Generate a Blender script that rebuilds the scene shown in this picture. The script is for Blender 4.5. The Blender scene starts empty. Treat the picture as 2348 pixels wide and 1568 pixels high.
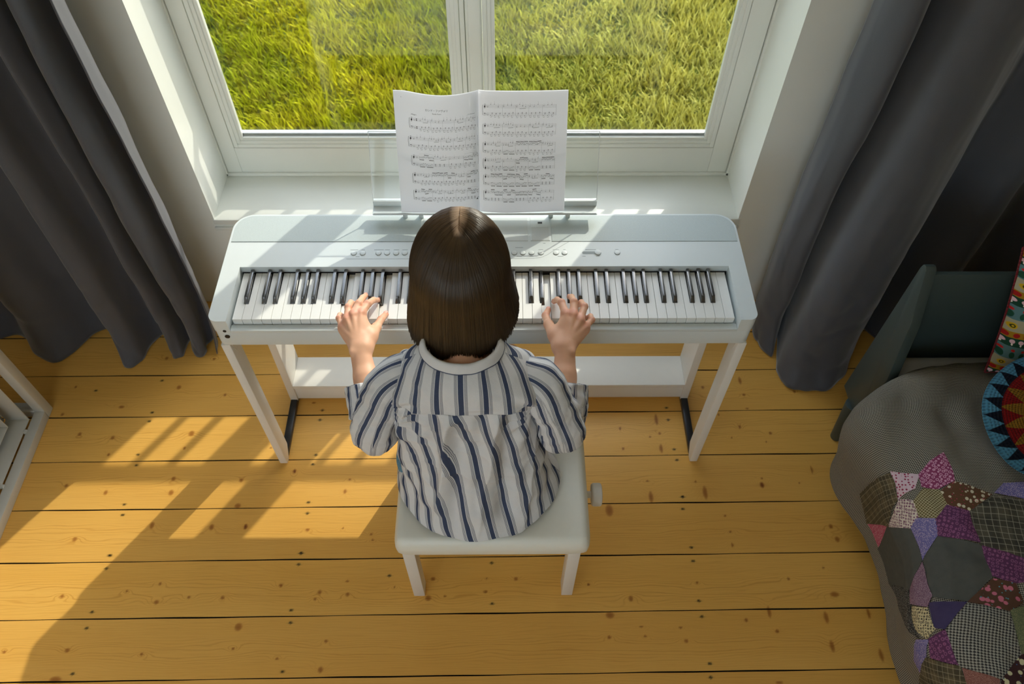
import bpy, bmesh, math, random
import numpy as np
from mathutils import Vector, Matrix, noise
from mathutils.geometry import delaunay_2d_cdt

S = bpy.context.scene
# ------------------------------------------------------------------ camera
cam_d = bpy.data.cameras.new('camera')
cam_d.sensor_width = 36.0
cam_d.lens = 1781.16 / 2348 * 36.0
cam_d.clip_start = 0.05
cam_d.dof.use_dof = True
cam_d.dof.focus_distance = 1.85
cam_d.dof.aperture_fstop = 5.0
cam = bpy.data.objects.new('camera', cam_d)
S.collection.objects.link(cam)
RT = Vector((0.99994217, -0.00867043, 0.00636278))
UP = Vector((0.00321283, 0.80544918, 0.59265614))
FW = Vector((0.01026348, 0.59260142, -0.80543046))
cam.matrix_world = Matrix(((RT.x, UP.x, -FW.x, 0.0), (RT.y, UP.y, -FW.y, 0.0), (RT.z, UP.z, -FW.z, 2.2018), (0, 0, 0, 1)))
S.camera = cam
# ------------------------------------------------------------------ sky, sun, exposure
world = bpy.data.worlds.new('sky')
S.world = world
world.use_nodes = True
wn = world.node_tree
wn.nodes.clear()
w_out = wn.nodes.new('ShaderNodeOutputWorld')
w_bg = wn.nodes.new('ShaderNodeBackground')
w_sky = wn.nodes.new('ShaderNodeTexSky')
w_sky.sky_type = 'NISHITA'
w_sky.sun_disc = False
w_sky.sun_elevation = math.radians(35)
w_sky.sun_rotation = math.radians(33.7)
w_sky.air_density = 1.0
w_sky.dust_density = 2.0
w_mix = wn.nodes.new('ShaderNodeMixRGB')
w_mix.inputs[0].default_value = 0.55
w_mix.inputs[2].default_value = (5.2, 5.6, 6.0, 1)
wn.links.new(w_sky.outputs[0], w_mix.inputs[1])
wn.links.new(w_mix.outputs[0], w_bg.inputs[0])
w_bg.inputs[1].default_value = 0.58
wn.links.new(w_bg.outputs[0], w_out.inputs[0])

sun_d = bpy.data.lights.new('sun', 'SUN')
sun_d.energy = 2.9
sun_d.angle = math.radians(0.55)
sun_d.color = (1.0, 0.93, 0.80)
sun = bpy.data.objects.new('sun', sun_d)
S.collection.objects.link(sun)
AZ = math.radians(33.7)
SUN_DIR = Vector((-math.sin(AZ), -math.cos(AZ), -0.847 * math.cos(AZ))).normalized()
sun.rotation_euler = SUN_DIR.to_track_quat('-Z', 'Y').to_euler()
sun.location = (3, 5, 5)

S.view_settings.view_transform = 'Standard'
S.view_settings.look = 'None'
S.view_settings.gamma = 1.0
S.view_settings.use_curve_mapping = False
S.view_settings.exposure = 0.13
S.cycles.use_denoising = True
S.cycles.max_bounces = 10
S.cycles.diffuse_bounces = 6
S.cycles.transparent_max_bounces = 12
S.cycles.sample_clamp_indirect = 6.0
S.cycles.caustics_reflective = False
S.cycles.caustics_refractive = False

# ------------------------------------------------------------------ helpers
COL = S.collection
RND = random.Random(7)

def tag(o, label=None, cat=None, group=None, kind=None):
    if label: o['label'] = label
    if cat: o['category'] = cat
    if group: o['group'] = group
    if kind: o['kind'] = kind
    return o

def empty(name, loc=(0, 0, 0), rotz=0.0):
    o = bpy.data.objects.new(name, None)
    COL.objects.link(o)
    o.location = loc
    o.rotation_euler = (0, 0, rotz)
    o.empty_display_size = 0.1
    return o

def link(name, me, mat=None, parent=None, smooth=False):
    if mat is not None:
        if isinstance(mat, (list, tuple)):
            for m in mat: me.materials.append(m)
        else:
            me.materials.append(mat)
    if smooth:
        me.polygons.foreach_set('use_smooth', np.ones(len(me.polygons), dtype=bool))
    o = bpy.data.objects.new(name, me)
    COL.objects.link(o)
    if parent is not None:
        o.parent = parent
        # the parts are modelled in world coordinates: undo the parent's own place
        m = Matrix.Translation(parent_world(parent)).inverted()
        me.transform(m)
    return o

def parent_world(p):
    v = Vector((0, 0, 0))
    while p is not None:
        v = v + p.location
        p = p.parent
    return v

class MB:
    """collects simple solids in world coordinates into one mesh"""
    def __init__(self):
        self.bm = bmesh.new()
    def box(self, x0, x1, y0, y1, z0, z1, bevel=0.0, seg=2):
        b = bmesh.new()
        bmesh.ops.create_cube(b, size=1.0)
        for v in b.verts:
            v.co = Vector(((x0 + x1) / 2 + v.co.x * (x1 - x0), (y0 + y1) / 2 + v.co.y * (y1 - y0), (z0 + z1) / 2 + v.co.z * (z1 - z0)))
        if bevel > 0:
            bmesh.ops.bevel(b, geom=b.edges[:], offset=bevel, segments=seg, profile=0.5, affect='EDGES')
        self.add(b)
        return self
    def add(self, b, mat=None):
        if mat is not None: b.transform(mat)
        me = bpy.data.meshes.new('t')
        b.to_mesh(me); b.free()
        self.bm.from_mesh(me)
        bpy.data.meshes.remove(me)
    def cyl(self, a, b_, r, r2=None, seg=24, bevel=0.0):
        a = Vector(a); b_ = Vector(b_)
        d = b_ - a
        b = bmesh.new()
        bmesh.ops.create_cone(b, cap_ends=True, segments=seg, radius1=r, radius2=(r if r2 is None else r2), depth=d.length)
        if bevel > 0:
            es = [e for e in b.edges if abs(e.verts[0].co.z - e.verts[1].co.z) < 1e-6]
            bmesh.ops.bevel(b, geom=es, offset=bevel, segments=2, profile=0.5, affect='EDGES')
        m = Matrix.Translation((a + b_) / 2) @ d.to_track_quat('Z', 'Y').to_matrix().to_4x4()
        self.add(b, m)
        return self
    def prism(self, pts, axis, lo, hi, bevel=0.0, seg=2):
        """pts: polygon in the plane across axis ('x': (y,z), 'y': (x,z), 'z': (x,y))"""
        b = bmesh.new()
        def P(p, t):
            return {'x': (t, p[0], p[1]), 'y': (p[0], t, p[1]), 'z': (p[0], p[1], t)}[axis]
        v0 = [b.verts.new(P(p, lo)) for p in pts]
        v1 = [b.verts.new(P(p, hi)) for p in pts]
        n = len(pts)
        b.faces.new(v0); b.faces.new(v1[::-1])
        for i in range(n):
            b.faces.new((v0[i], v1[i], v1[(i + 1) % n], v0[(i + 1) % n]))
        bmesh.ops.recalc_face_normals(b, faces=b.faces[:])
        if bevel > 0:
            bmesh.ops.bevel(b, geom=b.edges[:], offset=bevel, segments=seg, profile=0.5, affect='EDGES')
        self.add(b)
        return self
    def build(self, name, mat, parent=None, smooth=False, angle=35):
        me = bpy.data.meshes.new(name)
        bmesh.ops.recalc_face_normals(self.bm, faces=self.bm.faces[:])
        self.bm.to_mesh(me); self.bm.free()
        o = link(name, me, mat, parent, smooth=True)
        me.set_sharp_from_angle(angle=math.radians(angle))
        return o

def struct(o):
    o['kind'] = 'structure'
    return o

def rrect(x0, x1, y0, y1, r, n=6):
    """rounded rectangle; r = (sw, se, ne, nw)"""
    out = []
    for (cx, cy, rr, a0) in ((x0 + r[0], y0 + r[0], r[0], 180), (x1 - r[1], y0 + r[1], r[1], 270), (x1 - r[2], y1 - r[2], r[2], 0), (x0 + r[3], y1 - r[3], r[3], 90)):
        if rr <= 1e-6:
            out.append((cx, cy)); continue
        for i in range(n + 1):
            a = math.radians(a0 + 90 * i / n)
            out.append((cx + rr * math.cos(a), cy + rr * math.sin(a)))
    return out

def npmesh(name, V, F):
    me = bpy.data.meshes.new(name)
    V = np.asarray(V, dtype=np.float32); F = np.asarray(F, dtype=np.int32)
    nf, k = F.shape
    me.vertices.add(len(V)); me.vertices.foreach_set('co', V.ravel())
    me.loops.add(nf * k); me.loops.foreach_set('vertex_index', F.ravel())
    me.polygons.add(nf); me.polygons.foreach_set('loop_start', np.arange(0, nf * k, k, dtype=np.int32))
    me.polygons.foreach_set('loop_total', np.full(nf, k, dtype=np.int32))
    me.update(calc_edges=True); me.validate()
    return me

def fattr(me, name, vals):
    a = me.attributes.new(name, 'FLOAT', 'POINT')
    a.data.foreach_set('value', np.asarray(vals, dtype=np.float32))

def cattr(me, name, vals):
    a = me.attributes.new(name, 'FLOAT_COLOR', 'POINT')
    v = np.ones((len(vals), 4), dtype=np.float32); v[:, :3] = vals
    a.data.foreach_set('color', v.ravel())

def grid_faces(nu, nv, wrap=False):
    """vertex index = j*nu + i"""
    i, j = np.meshgrid(np.arange(nu if wrap else nu - 1), np.arange(nv - 1))
    i = i.ravel(); j = j.ravel(); i2 = (i + 1) % nu
    return np.stack([j * nu + i, j * nu + i2, (j + 1) * nu + i2, (j + 1) * nu + i], 1)

def fbm(x, y, z=0.0, o=3):
    s = 0; a = 1; f = 1
    for _ in range(o):
        s += a * noise.noise(Vector((x * f, y * f, z * f))); a *= .5; f *= 2
    return s

# ------------------------------------------------------------------ materials
def lin(r, g, b):
    f = lambda c: (c / 255 / 12.92) if c / 255 <= 0.04045 else ((c / 255 + 0.055) / 1.055) ** 2.4
    return (f(r), f(g), f(b), 1)

class NT:
    def __init__(self, name):
        self.m = bpy.data.materials.new(name)
        self.m.use_nodes = True
        self.t = self.m.node_tree
        self.b = self.t.nodes['Principled BSDF']
    def n(self, typ, **kw):
        nd = self.t.nodes.new(typ)
        for k, v in kw.items():
            setattr(nd, k, v)
        return nd
    def l(self, a, b):
        self.t.links.new(a, b)
    def val(self, sock, v):
        if hasattr(v, 'links') or isinstance(v, bpy.types.NodeSocket): self.l(v, sock)
        else: sock.default_value = v
    def math(self, op, a, b=0.0, c=0.0):
        nd = self.n('ShaderNodeMath', operation=op)
        for i, v in enumerate((a, b, c)):
            self.val(nd.inputs[i], v)
        return nd.outputs[0]
    def mix(self, f, a, b, mode='MIX'):
        nd = self.n('ShaderNodeMixRGB', blend_type=mode)
        self.val(nd.inputs[0], f); self.val(nd.inputs[1], a); self.val(nd.inputs[2], b)
        return nd.outputs[0]
    def obj(self):
        return self.n('ShaderNodeTexCoord').outputs['Object']
    def geo(self):
        return self.n('ShaderNodeNewGeometry').outputs['Position']
    def mapv(self, v, sc=(1, 1, 1), rot=(0, 0, 0), loc=(0, 0, 0)):
        nd = self.n('ShaderNodeMapping')
        nd.inputs['Scale'].default_value = sc; nd.inputs['Rotation'].default_value = rot; nd.inputs['Location'].default_value = loc
        self.l(v, nd.inputs['Vector'])
        return nd.outputs[0]
    def noise(self, v, scale, detail=3, rough=0.5, dist=0.0):
        nd = self.n('ShaderNodeTexNoise')
        nd.inputs['Scale'].default_value = scale; nd.inputs['Detail'].default_value = detail
        nd.inputs['Roughness'].default_value = rough; nd.inputs['Distortion'].default_value = dist
        if v is not None: self.l(v, nd.inputs['Vector'])
        return nd
    def ramp(self, f, stops):
        nd = self.n('ShaderNodeValToRGB')
        e = nd.color_ramp.elements
        while len(e) < len(stops): e.new(0.5)
        for i, (p, c) in enumerate(stops):
            e[i].position = p; e[i].color = c if len(c) == 4 else (*c, 1)
        self.val(nd.inputs[0], f)
        return nd.outputs[0]
    def bump(self, h, strength=0.3, dist=0.001):
        nd = self.n('ShaderNodeBump')
        nd.inputs['Strength'].default_value = strength; nd.inputs['Distance'].default_value = dist
        self.l(h, nd.inputs['Height']); self.l(nd.outputs[0], self.b.inputs['Normal'])
    def attr(self, name):
        nd = self.n('ShaderNodeAttribute', attribute_name=name)
        return nd
    def set(self, **kw):
        for k, v in kw.items():
            k = {'color': 'Base Color', 'rough': 'Roughness', 'metal': 'Metallic', 'spec': 'Specular IOR Level', 'coat': 'Coat Weight', 'sheen': 'Sheen Weight', 'sss': 'Subsurface Weight', 'trans': 'Transmission Weight'}[k]
            self.val(self.b.inputs[k], v)

def plain(name, col, rough=0.5, metal=0.0, var=0.04, nscale=40, bump=0.0, coat=0.0, sheen=0.0, spec=0.5):
    m = NT(name)
    v = m.geo()
    nz = m.noise(v, nscale, 3)
    dark = tuple(c * (1 - var) for c in col[:3]) + (1,)
    lite = tuple(min(1, c * (1 + var)) for c in col[:3]) + (1,)
    m.set(color=m.mix(nz.outputs[0], dark, lite), rough=rough, metal=metal, coat=coat, sheen=sheen, spec=spec)
    if bump > 0: m.bump(m.noise(v, nscale * 8, 2).outputs[0], bump, 0.001)
    return m.m

M_white = plain('white_satin_plastic', lin(214, 222, 223), 0.38, var=0.015)
M_stand = plain('white_lacquered_board', lin(230, 227, 220), 0.45, var=0.02)
M_paint = plain('white_gloss_paint', lin(232, 234, 228), 0.35, var=0.03, nscale=6, bump=0.05)
M_wall = plain('white_wall_plaster', lin(238, 236, 228), 0.9, var=0.03, nscale=3, bump=0.15)
M_key = plain('ivory_white_keytop', lin(235, 236, 233), 0.3, var=0.01)
M_blackkey = plain('satin_black_keytop', (0.02, 0.021, 0.024, 1), 0.26, var=0.05, spec=1.0, coat=0.9)
M_black = plain('black_metal', (0.012, 0.012, 0.014, 1), 0.35, var=0.1)
M_metal = plain('steel_screw', (0.55, 0.55, 0.56, 1), 0.25, metal=1.0)
M_dark = plain('dark_gap', (0.01, 0.008, 0.007, 1), 0.9)
M_printgrey = plain('grey_print', lin(150, 160, 162), 0.6)
M_vinyl = plain('cream_white_vinyl', lin(234, 234, 224), 0.36, var=0.02, bump=0.06, nscale=60)
M_framemetal = plain('white_powder_coated_steel', lin(205, 204, 196), 0.45, var=0.03)
KNOTS= [(0.45,1.027,0.0064,0.0197),(0.619,1.041,0.0069,0.0223),(0.801,1.065,0.0056,0.0101),(0.318,0.984,0.0113,0.0192),(0.98,0.929,0.0063,0.0066),(0.989,0.888,0.0066,0.0092),(0.675,0.913,0.0036,0.0037),(0.673,0.872,0.0035,0.0068),(0.668,0.964,0.0036,0.0038),(0.552,0.761,0.0038,0.0039),(0.357,0.716,0.0067,0.0084),(0.939,0.724,0.0127,0.0076),(0.24,0.757,0.003,0.003),(0.817,0.77,0.0043,0.0043),(0.926,0.802,0.0035,0.0035),(0.294,0.67,0.0117,0.009),(0.378,0.638,0.0058,0.0024),(0.487,0.635,0.005,0.0032),(0.287,0.61,0.0049,0.0048),(0.386,0.612,0.0041,0.0032),(0.498,0.599,0.0057,0.0055),(0.673,0.654,0.0042,0.0061),(0.742,0.676,0.005,0.0164),(0.754,0.623,0.0054,0.0052),(0.899,0.66,0.0063,0.0163),(1.021,0.67,0.005,0.0143),(0.896,0.582,0.0065,0.0156),(1.024,0.558,0.0057,0.0173),(0.731,0.49,0.0099,0.0037),(0.802,1.454,0.0046,0.0158),(0.671,1.427,0.0053,0.0063),(0.805,1.397,0.0049,0.0049),(0.978,1.408,0.0045,0.0053),(0.806,1.343,0.0059,0.0026),(0.377,1.269,0.0029,0.0062),(0.499,1.302,0.0055,0.021),(0.504,1.25,0.0043,0.0049),(0.471,1.237,0.0036,0.0033),(0.502,1.195,0.0054,0.016),(0.38,1.195,0.0029,0.006),(0.707,1.32,0.0029,0.0051),(0.768,1.273,0.0036,0.0075),(0.864,1.249,0.0051,0.0058),(0.735,1.233,0.0029,0.0033),(0.844,1.218,0.0029,0.0033),(0.967,1.117,0.0035,0.0135),(0.799,1.066,0.0062,0.0094),(0.804,1.088,0.0028,0.0031),(0.918,1.072,0.0028,0.003),(0.445,1.081,0.0042,0.003),(0.595,1.078,0.0035,0.0038),(-0.657,1.12,0.004,0.0073),(-0.745,1.204,0.004,0.003),(-0.481,1.091,0.0033,0.0029),(-0.491,1.051,0.0052,0.0078),(-0.588,0.927,0.0063,0.0047),(-0.483,0.931,0.0032,0.0033),(-0.397,0.912,0.0031,0.0033),(-0.391,0.894,0.0037,0.0033),(-0.774,0.938,0.0044,0.0083),(-0.632,1.372,0.0063,0.0041),(-1.165,1.555,0.0064,0.0066),(-1.001,1.551,0.0043,0.0053),(-1.094,1.435,0.0073,0.0087),(-1.44,1.438,0.0042,0.005),(-0.933,1.404,0.0047,0.0055),(-1.264,1.359,0.0092,0.006),(-1.449,1.331,0.0051,0.0059),(-1.369,1.257,0.006,0.0069),(-1.259,1.243,0.0065,0.0074),(-1.254,1.182,0.0049,0.0055),(-1.01,1.257,0.009,0.0103),(-1.02,1.204,0.0045,0.005),(-1.028,1.097,0.0068,0.0074),(-1.352,1.075,0.0057,0.0063),(-1.224,1.051,0.0062,0.0078),(-1.024,1.05,0.0076,0.0093),(-0.817,1.09,0.0058,0.0064),(-0.811,1.005,0.0094,0.0081),(-1.054,0.944,0.0065,0.0108),(-0.875,0.937,0.007,0.0098),(-0.774,0.938,0.0056,0.0088),(-1.27,0.902,0.0073,0.0067),(-0.657,1.121,0.0044,0.0075),(-0.984,0.767,0.0043,0.0043),(-0.981,0.715,0.0066,0.0066),(-0.893,0.728,0.0047,0.0047),(-0.798,0.726,0.0057,0.0057),(-1.073,0.746,0.0038,0.0038),(-1.251,0.733,0.0056,0.0057),(-0.639,0.76,0.0052,0.0053),(-0.526,0.741,0.0057,0.0057),(-0.446,0.733,0.0057,0.0057),(-0.451,0.771,0.0057,0.0034),(-0.536,0.72,0.0042,0.0042),(-0.737,0.645,0.0101,0.0108),(-0.49,0.605,0.0046,0.0044),(-1.188,0.586,0.0063,0.0061),(-0.984,0.574,0.0045,0.0043),(-0.74,0.587,0.0041,0.0039),(-0.495,0.531,0.0063,0.0085),(-0.616,0.56,0.0045,0.0035),(-1.195,0.511,0.0155,0.0084),(-1.357,0.583,0.0045,0.0044),(-0.206,0.776,0.0069,0.0056),(-0.052,0.777,0.0022,0.0023),(0.032,0.775,0.0056,0.0056),(-0.217,0.721,0.0082,0.0082),(-0.17,0.726,0.0027,0.0027),(-0.055,0.738,0.0044,0.0044),(-0.315,0.753,0.0028,0.0028),(0.239,0.757,0.0033,0.0033)]
NAILS= [(0.547,1.027),(0.542,0.987),(0.551,0.866),(0.55,0.824),(0.549,0.708),(0.551,0.664),(0.553,0.539),(0.55,0.504),(0.538,1.347),(0.538,1.301),(0.543,1.192),(0.547,1.153),(0.548,1.027),(-0.6,1.343),(-0.603,1.306),(-0.598,1.177),(-0.603,1.144),(-0.598,1.015),(-0.596,0.98),(-0.595,0.855),(-1.157,1.462),(-1.368,1.423),(-1.157,1.337),(-1.158,1.304),(-1.161,1.182),(-1.156,1.144),(-1.156,1.012),(-1.151,0.978),(-1.151,0.851),(-1.153,0.688),(-1.15,0.813),(-1.153,0.852),(-0.597,0.855),(-0.598,0.821),(-0.599,0.69),(-0.595,0.655),(-1.154,0.644),(-1.154,0.525),(-0.596,0.527),(-0.038,0.822),(-0.036,0.704),(-0.332,0.786)]
PATCH={
 'A':[(0.34,0.89),(0.396,0.864),(0.371,0.833),(0.318,0.823),(0.334,0.86)],
 'B':[(0.396,0.864),(0.43,0.889),(0.473,0.909),(0.459,0.834),(0.419,0.82),(0.389,0.833)],
 'C':[(0.458,0.83),(0.533,0.793),(0.499,0.773),(0.465,0.756),(0.42,0.775),(0.423,0.812)],
 'D':[(0.39,0.826),(0.421,0.817),(0.42,0.775),(0.381,0.748),(0.349,0.766),(0.349,0.8)],
 'E':[(0.322,0.821),(0.351,0.804),(0.349,0.766),(0.319,0.75),(0.235,0.788),(0.293,0.801)],
 'F':[(0.345,0.763),(0.38,0.746),(0.378,0.711),(0.328,0.662),(0.32,0.747)],
 'G':[(0.42,0.775),(0.462,0.753),(0.457,0.721),(0.461,0.677),(0.379,0.707),(0.381,0.744)],
 'H':[(0.151,0.917),(0.267,0.894),(0.337,0.889),(0.334,0.86),(0.318,0.823),(0.235,0.788),(0.072,0.866)],
 'I':[(0.222,0.791),(0.319,0.746),(0.325,0.661),(0.266,0.614),(0.077,0.692),(0.068,0.793)],
 'J':[(0.073,0.863),(0.214,0.795),(0.071,0.796)],
 'K':[(0.378,0.707),(0.461,0.67),(0.465,0.6),(0.405,0.548),(0.341,0.571),(0.329,0.659)],
 'L':[(0.538,0.787),(0.631,0.772),(0.565,0.627),(0.46,0.671),(0.464,0.752)],
 'M':[(0.542,0.797),(0.579,0.823),(0.659,0.826),(0.634,0.776)],
 'N':[(0.464,0.668),(0.565,0.627),(0.547,0.584),(0.501,0.58),(0.465,0.598)],
 'O':[(0.463,0.591),(0.505,0.58),(0.508,0.54),(0.47,0.52),(0.405,0.546)],
 'P':[(0.075,0.691),(0.261,0.614),(0.263,0.554),(0.28,0.497),(0.208,0.549)],
 'Q':[(0.326,0.656),(0.34,0.573),(0.324,0.554),(0.263,0.579),(0.268,0.613)],
 'R':[(0.33,0.559),(0.402,0.545),(0.35,0.498),(0.334,0.506)],
 'S':[(0.267,0.571),(0.322,0.551),(0.331,0.504),(0.303,0.491),(0.264,0.53)],
 'T':[(0.401,0.543),(0.469,0.519),(0.463,0.432),(0.406,0.385),(0.348,0.423),(0.35,0.494)],
 'U':[(0.264,0.498),(0.306,0.486),(0.272,0.457),(0.208,0.436),(0.192,0.47)],
 'V':[(0.308,0.487),(0.349,0.495),(0.347,0.425),(0.292,0.452)],
 'W':[(0.272,0.456),(0.348,0.421),(0.341,0.364),(0.109,0.412)],
 'X':[(0.352,0.416),(0.403,0.385),(0.387,0.357),(0.341,0.364)],
 'Y':[(0.472,0.519),(0.531,0.538),(0.492,0.44),(0.465,0.433)],
 'Z':[(0.463,0.429),(0.524,0.436),(0.493,0.352),(0.393,0.356),(0.409,0.385)],
}
# ================================================================== the room
def clear_glass(name, tint=(1, 1, 1, 1), refl=1.0):
    m = NT(name)
    t = m.t
    t.nodes.remove(m.b)
    tr = m.n('ShaderNodeBsdfTransparent'); tr.inputs[0].default_value = tint
    gl = m.n('ShaderNodeBsdfGlossy'); gl.inputs['Roughness'].default_value = 0.02
    g = m.n('ShaderNodeNewGeometry'); dp = m.n('ShaderNodeVectorMath', operation='DOT_PRODUCT')
    m.l(g.outputs['Normal'], dp.inputs[0]); m.l(g.outputs['Incoming'], dp.inputs[1])
    fac = m.math('ADD', 0.035, m.math('MULTIPLY', m.math('POWER', m.math('SUBTRACT', 1.0, m.math('MINIMUM', m.math('ABSOLUTE', dp.outputs['Value']), 1.0)), 5.0), 0.9))
    mx = m.n('ShaderNodeMixShader')
    m.l(m.math('MULTIPLY', fac, refl), mx.inputs[0]); m.l(tr.outputs[0], mx.inputs[1]); m.l(gl.outputs[0], mx.inputs[2])
    m.l(mx.outputs[0], t.nodes['Material Output'].inputs[0])
    return m.m
M_glass = clear_glass('window_glass', (0.97, 0.985, 0.975, 1))
M_acryl = clear_glass('clear_acrylic', (0.975, 0.985, 0.985, 1), 0.6)
M_acryl_edge = plain('acrylic_edge', lin(238, 242, 242), 0.2)

WY = 1.809                      # inner face of the window wall
XL, XR = -0.938, 0.767          # the reveal
ZS = 0.415                      # top of the sill
X0, X1, Y0, ZC = -2.15, 2.35, -2.3, 2.75

# ---- plank floor: one mesh, planks parted by dark gaps
def wood_floor():
    s, y0, al = 0.1629, 1.4922, 0.0078
    m = NT('varnished_pine_planks')
    at = m.attr('fc')                       # plank coordinates (x, y, plank number)
    v = at.outputs['Vector']
    sep = m.n('ShaderNodeSeparateXYZ'); m.l(v, sep.inputs[0])
    pl = sep.outputs[2]
    comb = m.n('ShaderNodeCombineXYZ')
    m.l(m.math('ADD', sep.outputs[0], m.math('MULTIPLY', pl, 3.7)), comb.inputs[0])
    m.l(sep.outputs[1], comb.inputs[1]); m.l(m.math('MULTIPLY', pl, 1.3), comb.inputs[2])
    base = comb.outputs[0]
    # cathedral grain: rings of a tilted cone cut by the board
    warp = m.noise(m.mapv(base, (1.2, 5, 1)), 1.6, 3, 0.5)
    at2 = m.attr('ring')
    y1 = m.math('ADD', sep.outputs[1], m.math('MULTIPLY', m.math('SUBTRACT', warp.outputs[0], 0.5), 0.10))
    y2 = m.math('ADD', y1, m.math('MULTIPLY', at2.outputs['Fac'], 0.02))
    fine = m.noise(m.mapv(base, (3, 30, 1)), 3.0, 3, 0.5)
    rad = m.math('SQRT', m.math('ADD', m.math('MULTIPLY', y2, y2), 0.00006))
    wv = m.math('SINE', m.math('ADD', m.math('MULTIPLY', rad, 900.0), m.math('MULTIPLY', fine.outputs[0], 5.0)))
    near = m.math('SUBTRACT', 1.0, m.math('MINIMUM', m.math('MULTIPLY', m.math('ABSOLUTE', y1), 24.0), 1.0))
    grain = m.noise(m.mapv(base, (2.0, 90, 1)), 4.0, 4, 0.55)
    tone = m.noise(m.mapv(base, (0.35, 3.0, 1)), 2.5, 2, 0.5)
    pln = m.n('ShaderNodeTexWhiteNoise', noise_dimensions='1D'); m.l(pl, pln.inputs['W'])
    c1, c2, c3 = lin(242, 192, 102), lin(230, 172, 76), lin(196, 130, 44)
    c = m.mix(tone.outputs[0], c1, c2)
    c = m.mix(m.math('MULTIPLY', m.ramp_f(grain.outputs[0], 0.5, 0.75), 0.35), c, c3)
    ringm = m.math('MULTIPLY', m.ramp_f(wv, 0.35, 1.0), m.math('ADD', m.math('MULTIPLY', near, 0.42), 0.10))
    c = m.mix(ringm, c, c3)
    c = m.mix(m.math('MULTIPLY', pln.outputs[0], 0.22), c, lin(204, 150, 74))
    tint = m.attr('tint')
    c = m.mix(1.0, c, tint.outputs['Color'], 'MULTIPLY')
    m.set(color=c, rough=m.math('ADD', 0.36, m.math('MULTIPLY', grain.outputs[0], 0.12)), spec=0.4)
    m.bump(grain.outputs[0], 0.06, 0.001)
    # mesh
    def band(xa, xb, step, ya, yb, ny):
        xs = np.arange(xa, xb + step / 2, step)
        return xs, np.linspace(ya, yb, ny)
    Vs = []; Fs = []; FC = []; TI = []; RG = []; off = 0
    kmin, kmax = -3, 24
    for k in range(kmin, kmax):
        top = y0 - s * k - 0.0016; bot = y0 - s * (k + 1) + 0.0016
        fine = top > 0.40 and bot < 1.75
        parts = [(X0, -1.62, 0.1), (-1.62, 1.25, 0.0035), (1.25, X1, 0.1)] if fine else [(X0, X1, 0.1)]
        for (xa, xb, st) in parts:
            n = max(2, int(round((xb - xa) / st)) + 1)
            xs = np.linspace(xa, xb, n); ny = 48 if st < 0.05 else 3
            ys = np.linspace(bot, top, ny)
            X, Y = np.meshgrid(xs, ys)
            X = X.ravel(); Yb = Y.ravel()
            wob = 0.0006 * np.sin(X * 7 + k * 2.1) + 0.0004 * np.sin(X * 23 + k)
            edge = np.abs(2 * (Yb - bot) / (top - bot) - 1) ** 8
            Yw = Yb + al * X + wob * edge
            Z = np.full_like(X, 0.0)
            V = np.stack([X, Yw, Z], 1)
            Vs.append(V); Fs.append(grid_faces(n, ny) + off); off += len(V)
            FC.append(np.stack([X, Yb - (top + bot) / 2 + 0.016 * math.sin(k * 5.1), np.full_like(X, float(k))], 1))
            T = np.ones((len(V), 3)); R = np.zeros(len(V))
            if st < 0.05:
                for (kx, ky, ka, kb) in KNOTS:
                    if ky > top + .03 or ky < bot - .03: continue
                    ka = max(ka, .003); kb = max(kb, .003)
                    dx = (X - kx) / ka; dy = (Yw - ky) / kb
                    d = np.sqrt(dx * dx + dy * dy)
                    w = np.clip((1.25 - d) / .5, 0, 1); w = w * w * (3 - 2 * w); core = np.clip((.75 - d) / .4, 0, 1)
                    big = 0.8 if ka * kb > 3e-5 else 0.9
                    col = np.array([0.55, 0.38, 0.27])
                    T *= 1 - (w * big)[:, None] * (1 - col)
                    T *= 1 - (core * .45)[:, None] * (1 - np.array([.55, .45, .4]))
                    # darker streak left and right of the knot
                    st_ = np.exp(-(dx / 3.2) ** 2 - (dy / 0.7) ** 2) * 0.22
                    T *= 1 - st_[:, None] * (1 - np.array([0.75, 0.6, 0.45]))
                    R += np.exp(-((X - kx) / (ka * 4)) ** 2 - ((Yw - ky) / (kb * 2)) ** 2) * (1.0 if (kx * 91) % 1 > .5 else -1.0)
                for (kx, ky) in NAILS:
                    if ky > top + .02 or ky < bot - .02: continue
                    d = np.hypot((X - kx) / 0.0052, (Yw - ky) / 0.0038)
                    w = np.clip((1.2 - d) / .35, 0, 1)
                    T *= 1 - w[:, None] * (1 - np.array([0.16, 0.18, 0.2]))
                    d = np.hypot((X - kx) / 0.014, (Yw - ky) / 0.003)
                    T *= 1 - (np.clip(1 - d, 0, 1) * .4)[:, None]
                # the amber half-round filler patch
                if bot - 0.012 < 0.8376 - .01 < top - .05:
                    inside = (np.hypot((X + 1.268) / 0.0215, (Yw - bot - al * X - .001) / 0.021) < 1)
                    T[inside] *= np.array([0.86, 0.60, 0.16])
            TI.append(T); RG.append(R)
    me = npmesh('floor', np.concatenate(Vs), np.concatenate(Fs))
    a = me.attributes.new('fc', 'FLOAT_VECTOR', 'POINT'); a.data.foreach_set('vector', np.concatenate(FC).astype(np.float32).ravel())
    cattr(me, 'tint', np.concatenate(TI)); fattr(me, 'ring', np.concatenate(RG))
    o = link('floor', me, m.m)
    struct(o)
    b = MB(); b.box(X0, X1, Y0, 2.02, -0.06, -0.006)
    struct(b.build('floor_joists', M_dark))

def _ramp_f(self, f, lo, hi):
    nd = self.n('ShaderNodeMapRange'); self.val(nd.inputs[0], f)
    nd.inputs[1].default_value = lo; nd.inputs[2].default_value = hi
    return nd.outputs[0]
NT.ramp_f = _ramp_f
wood_floor()

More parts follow.
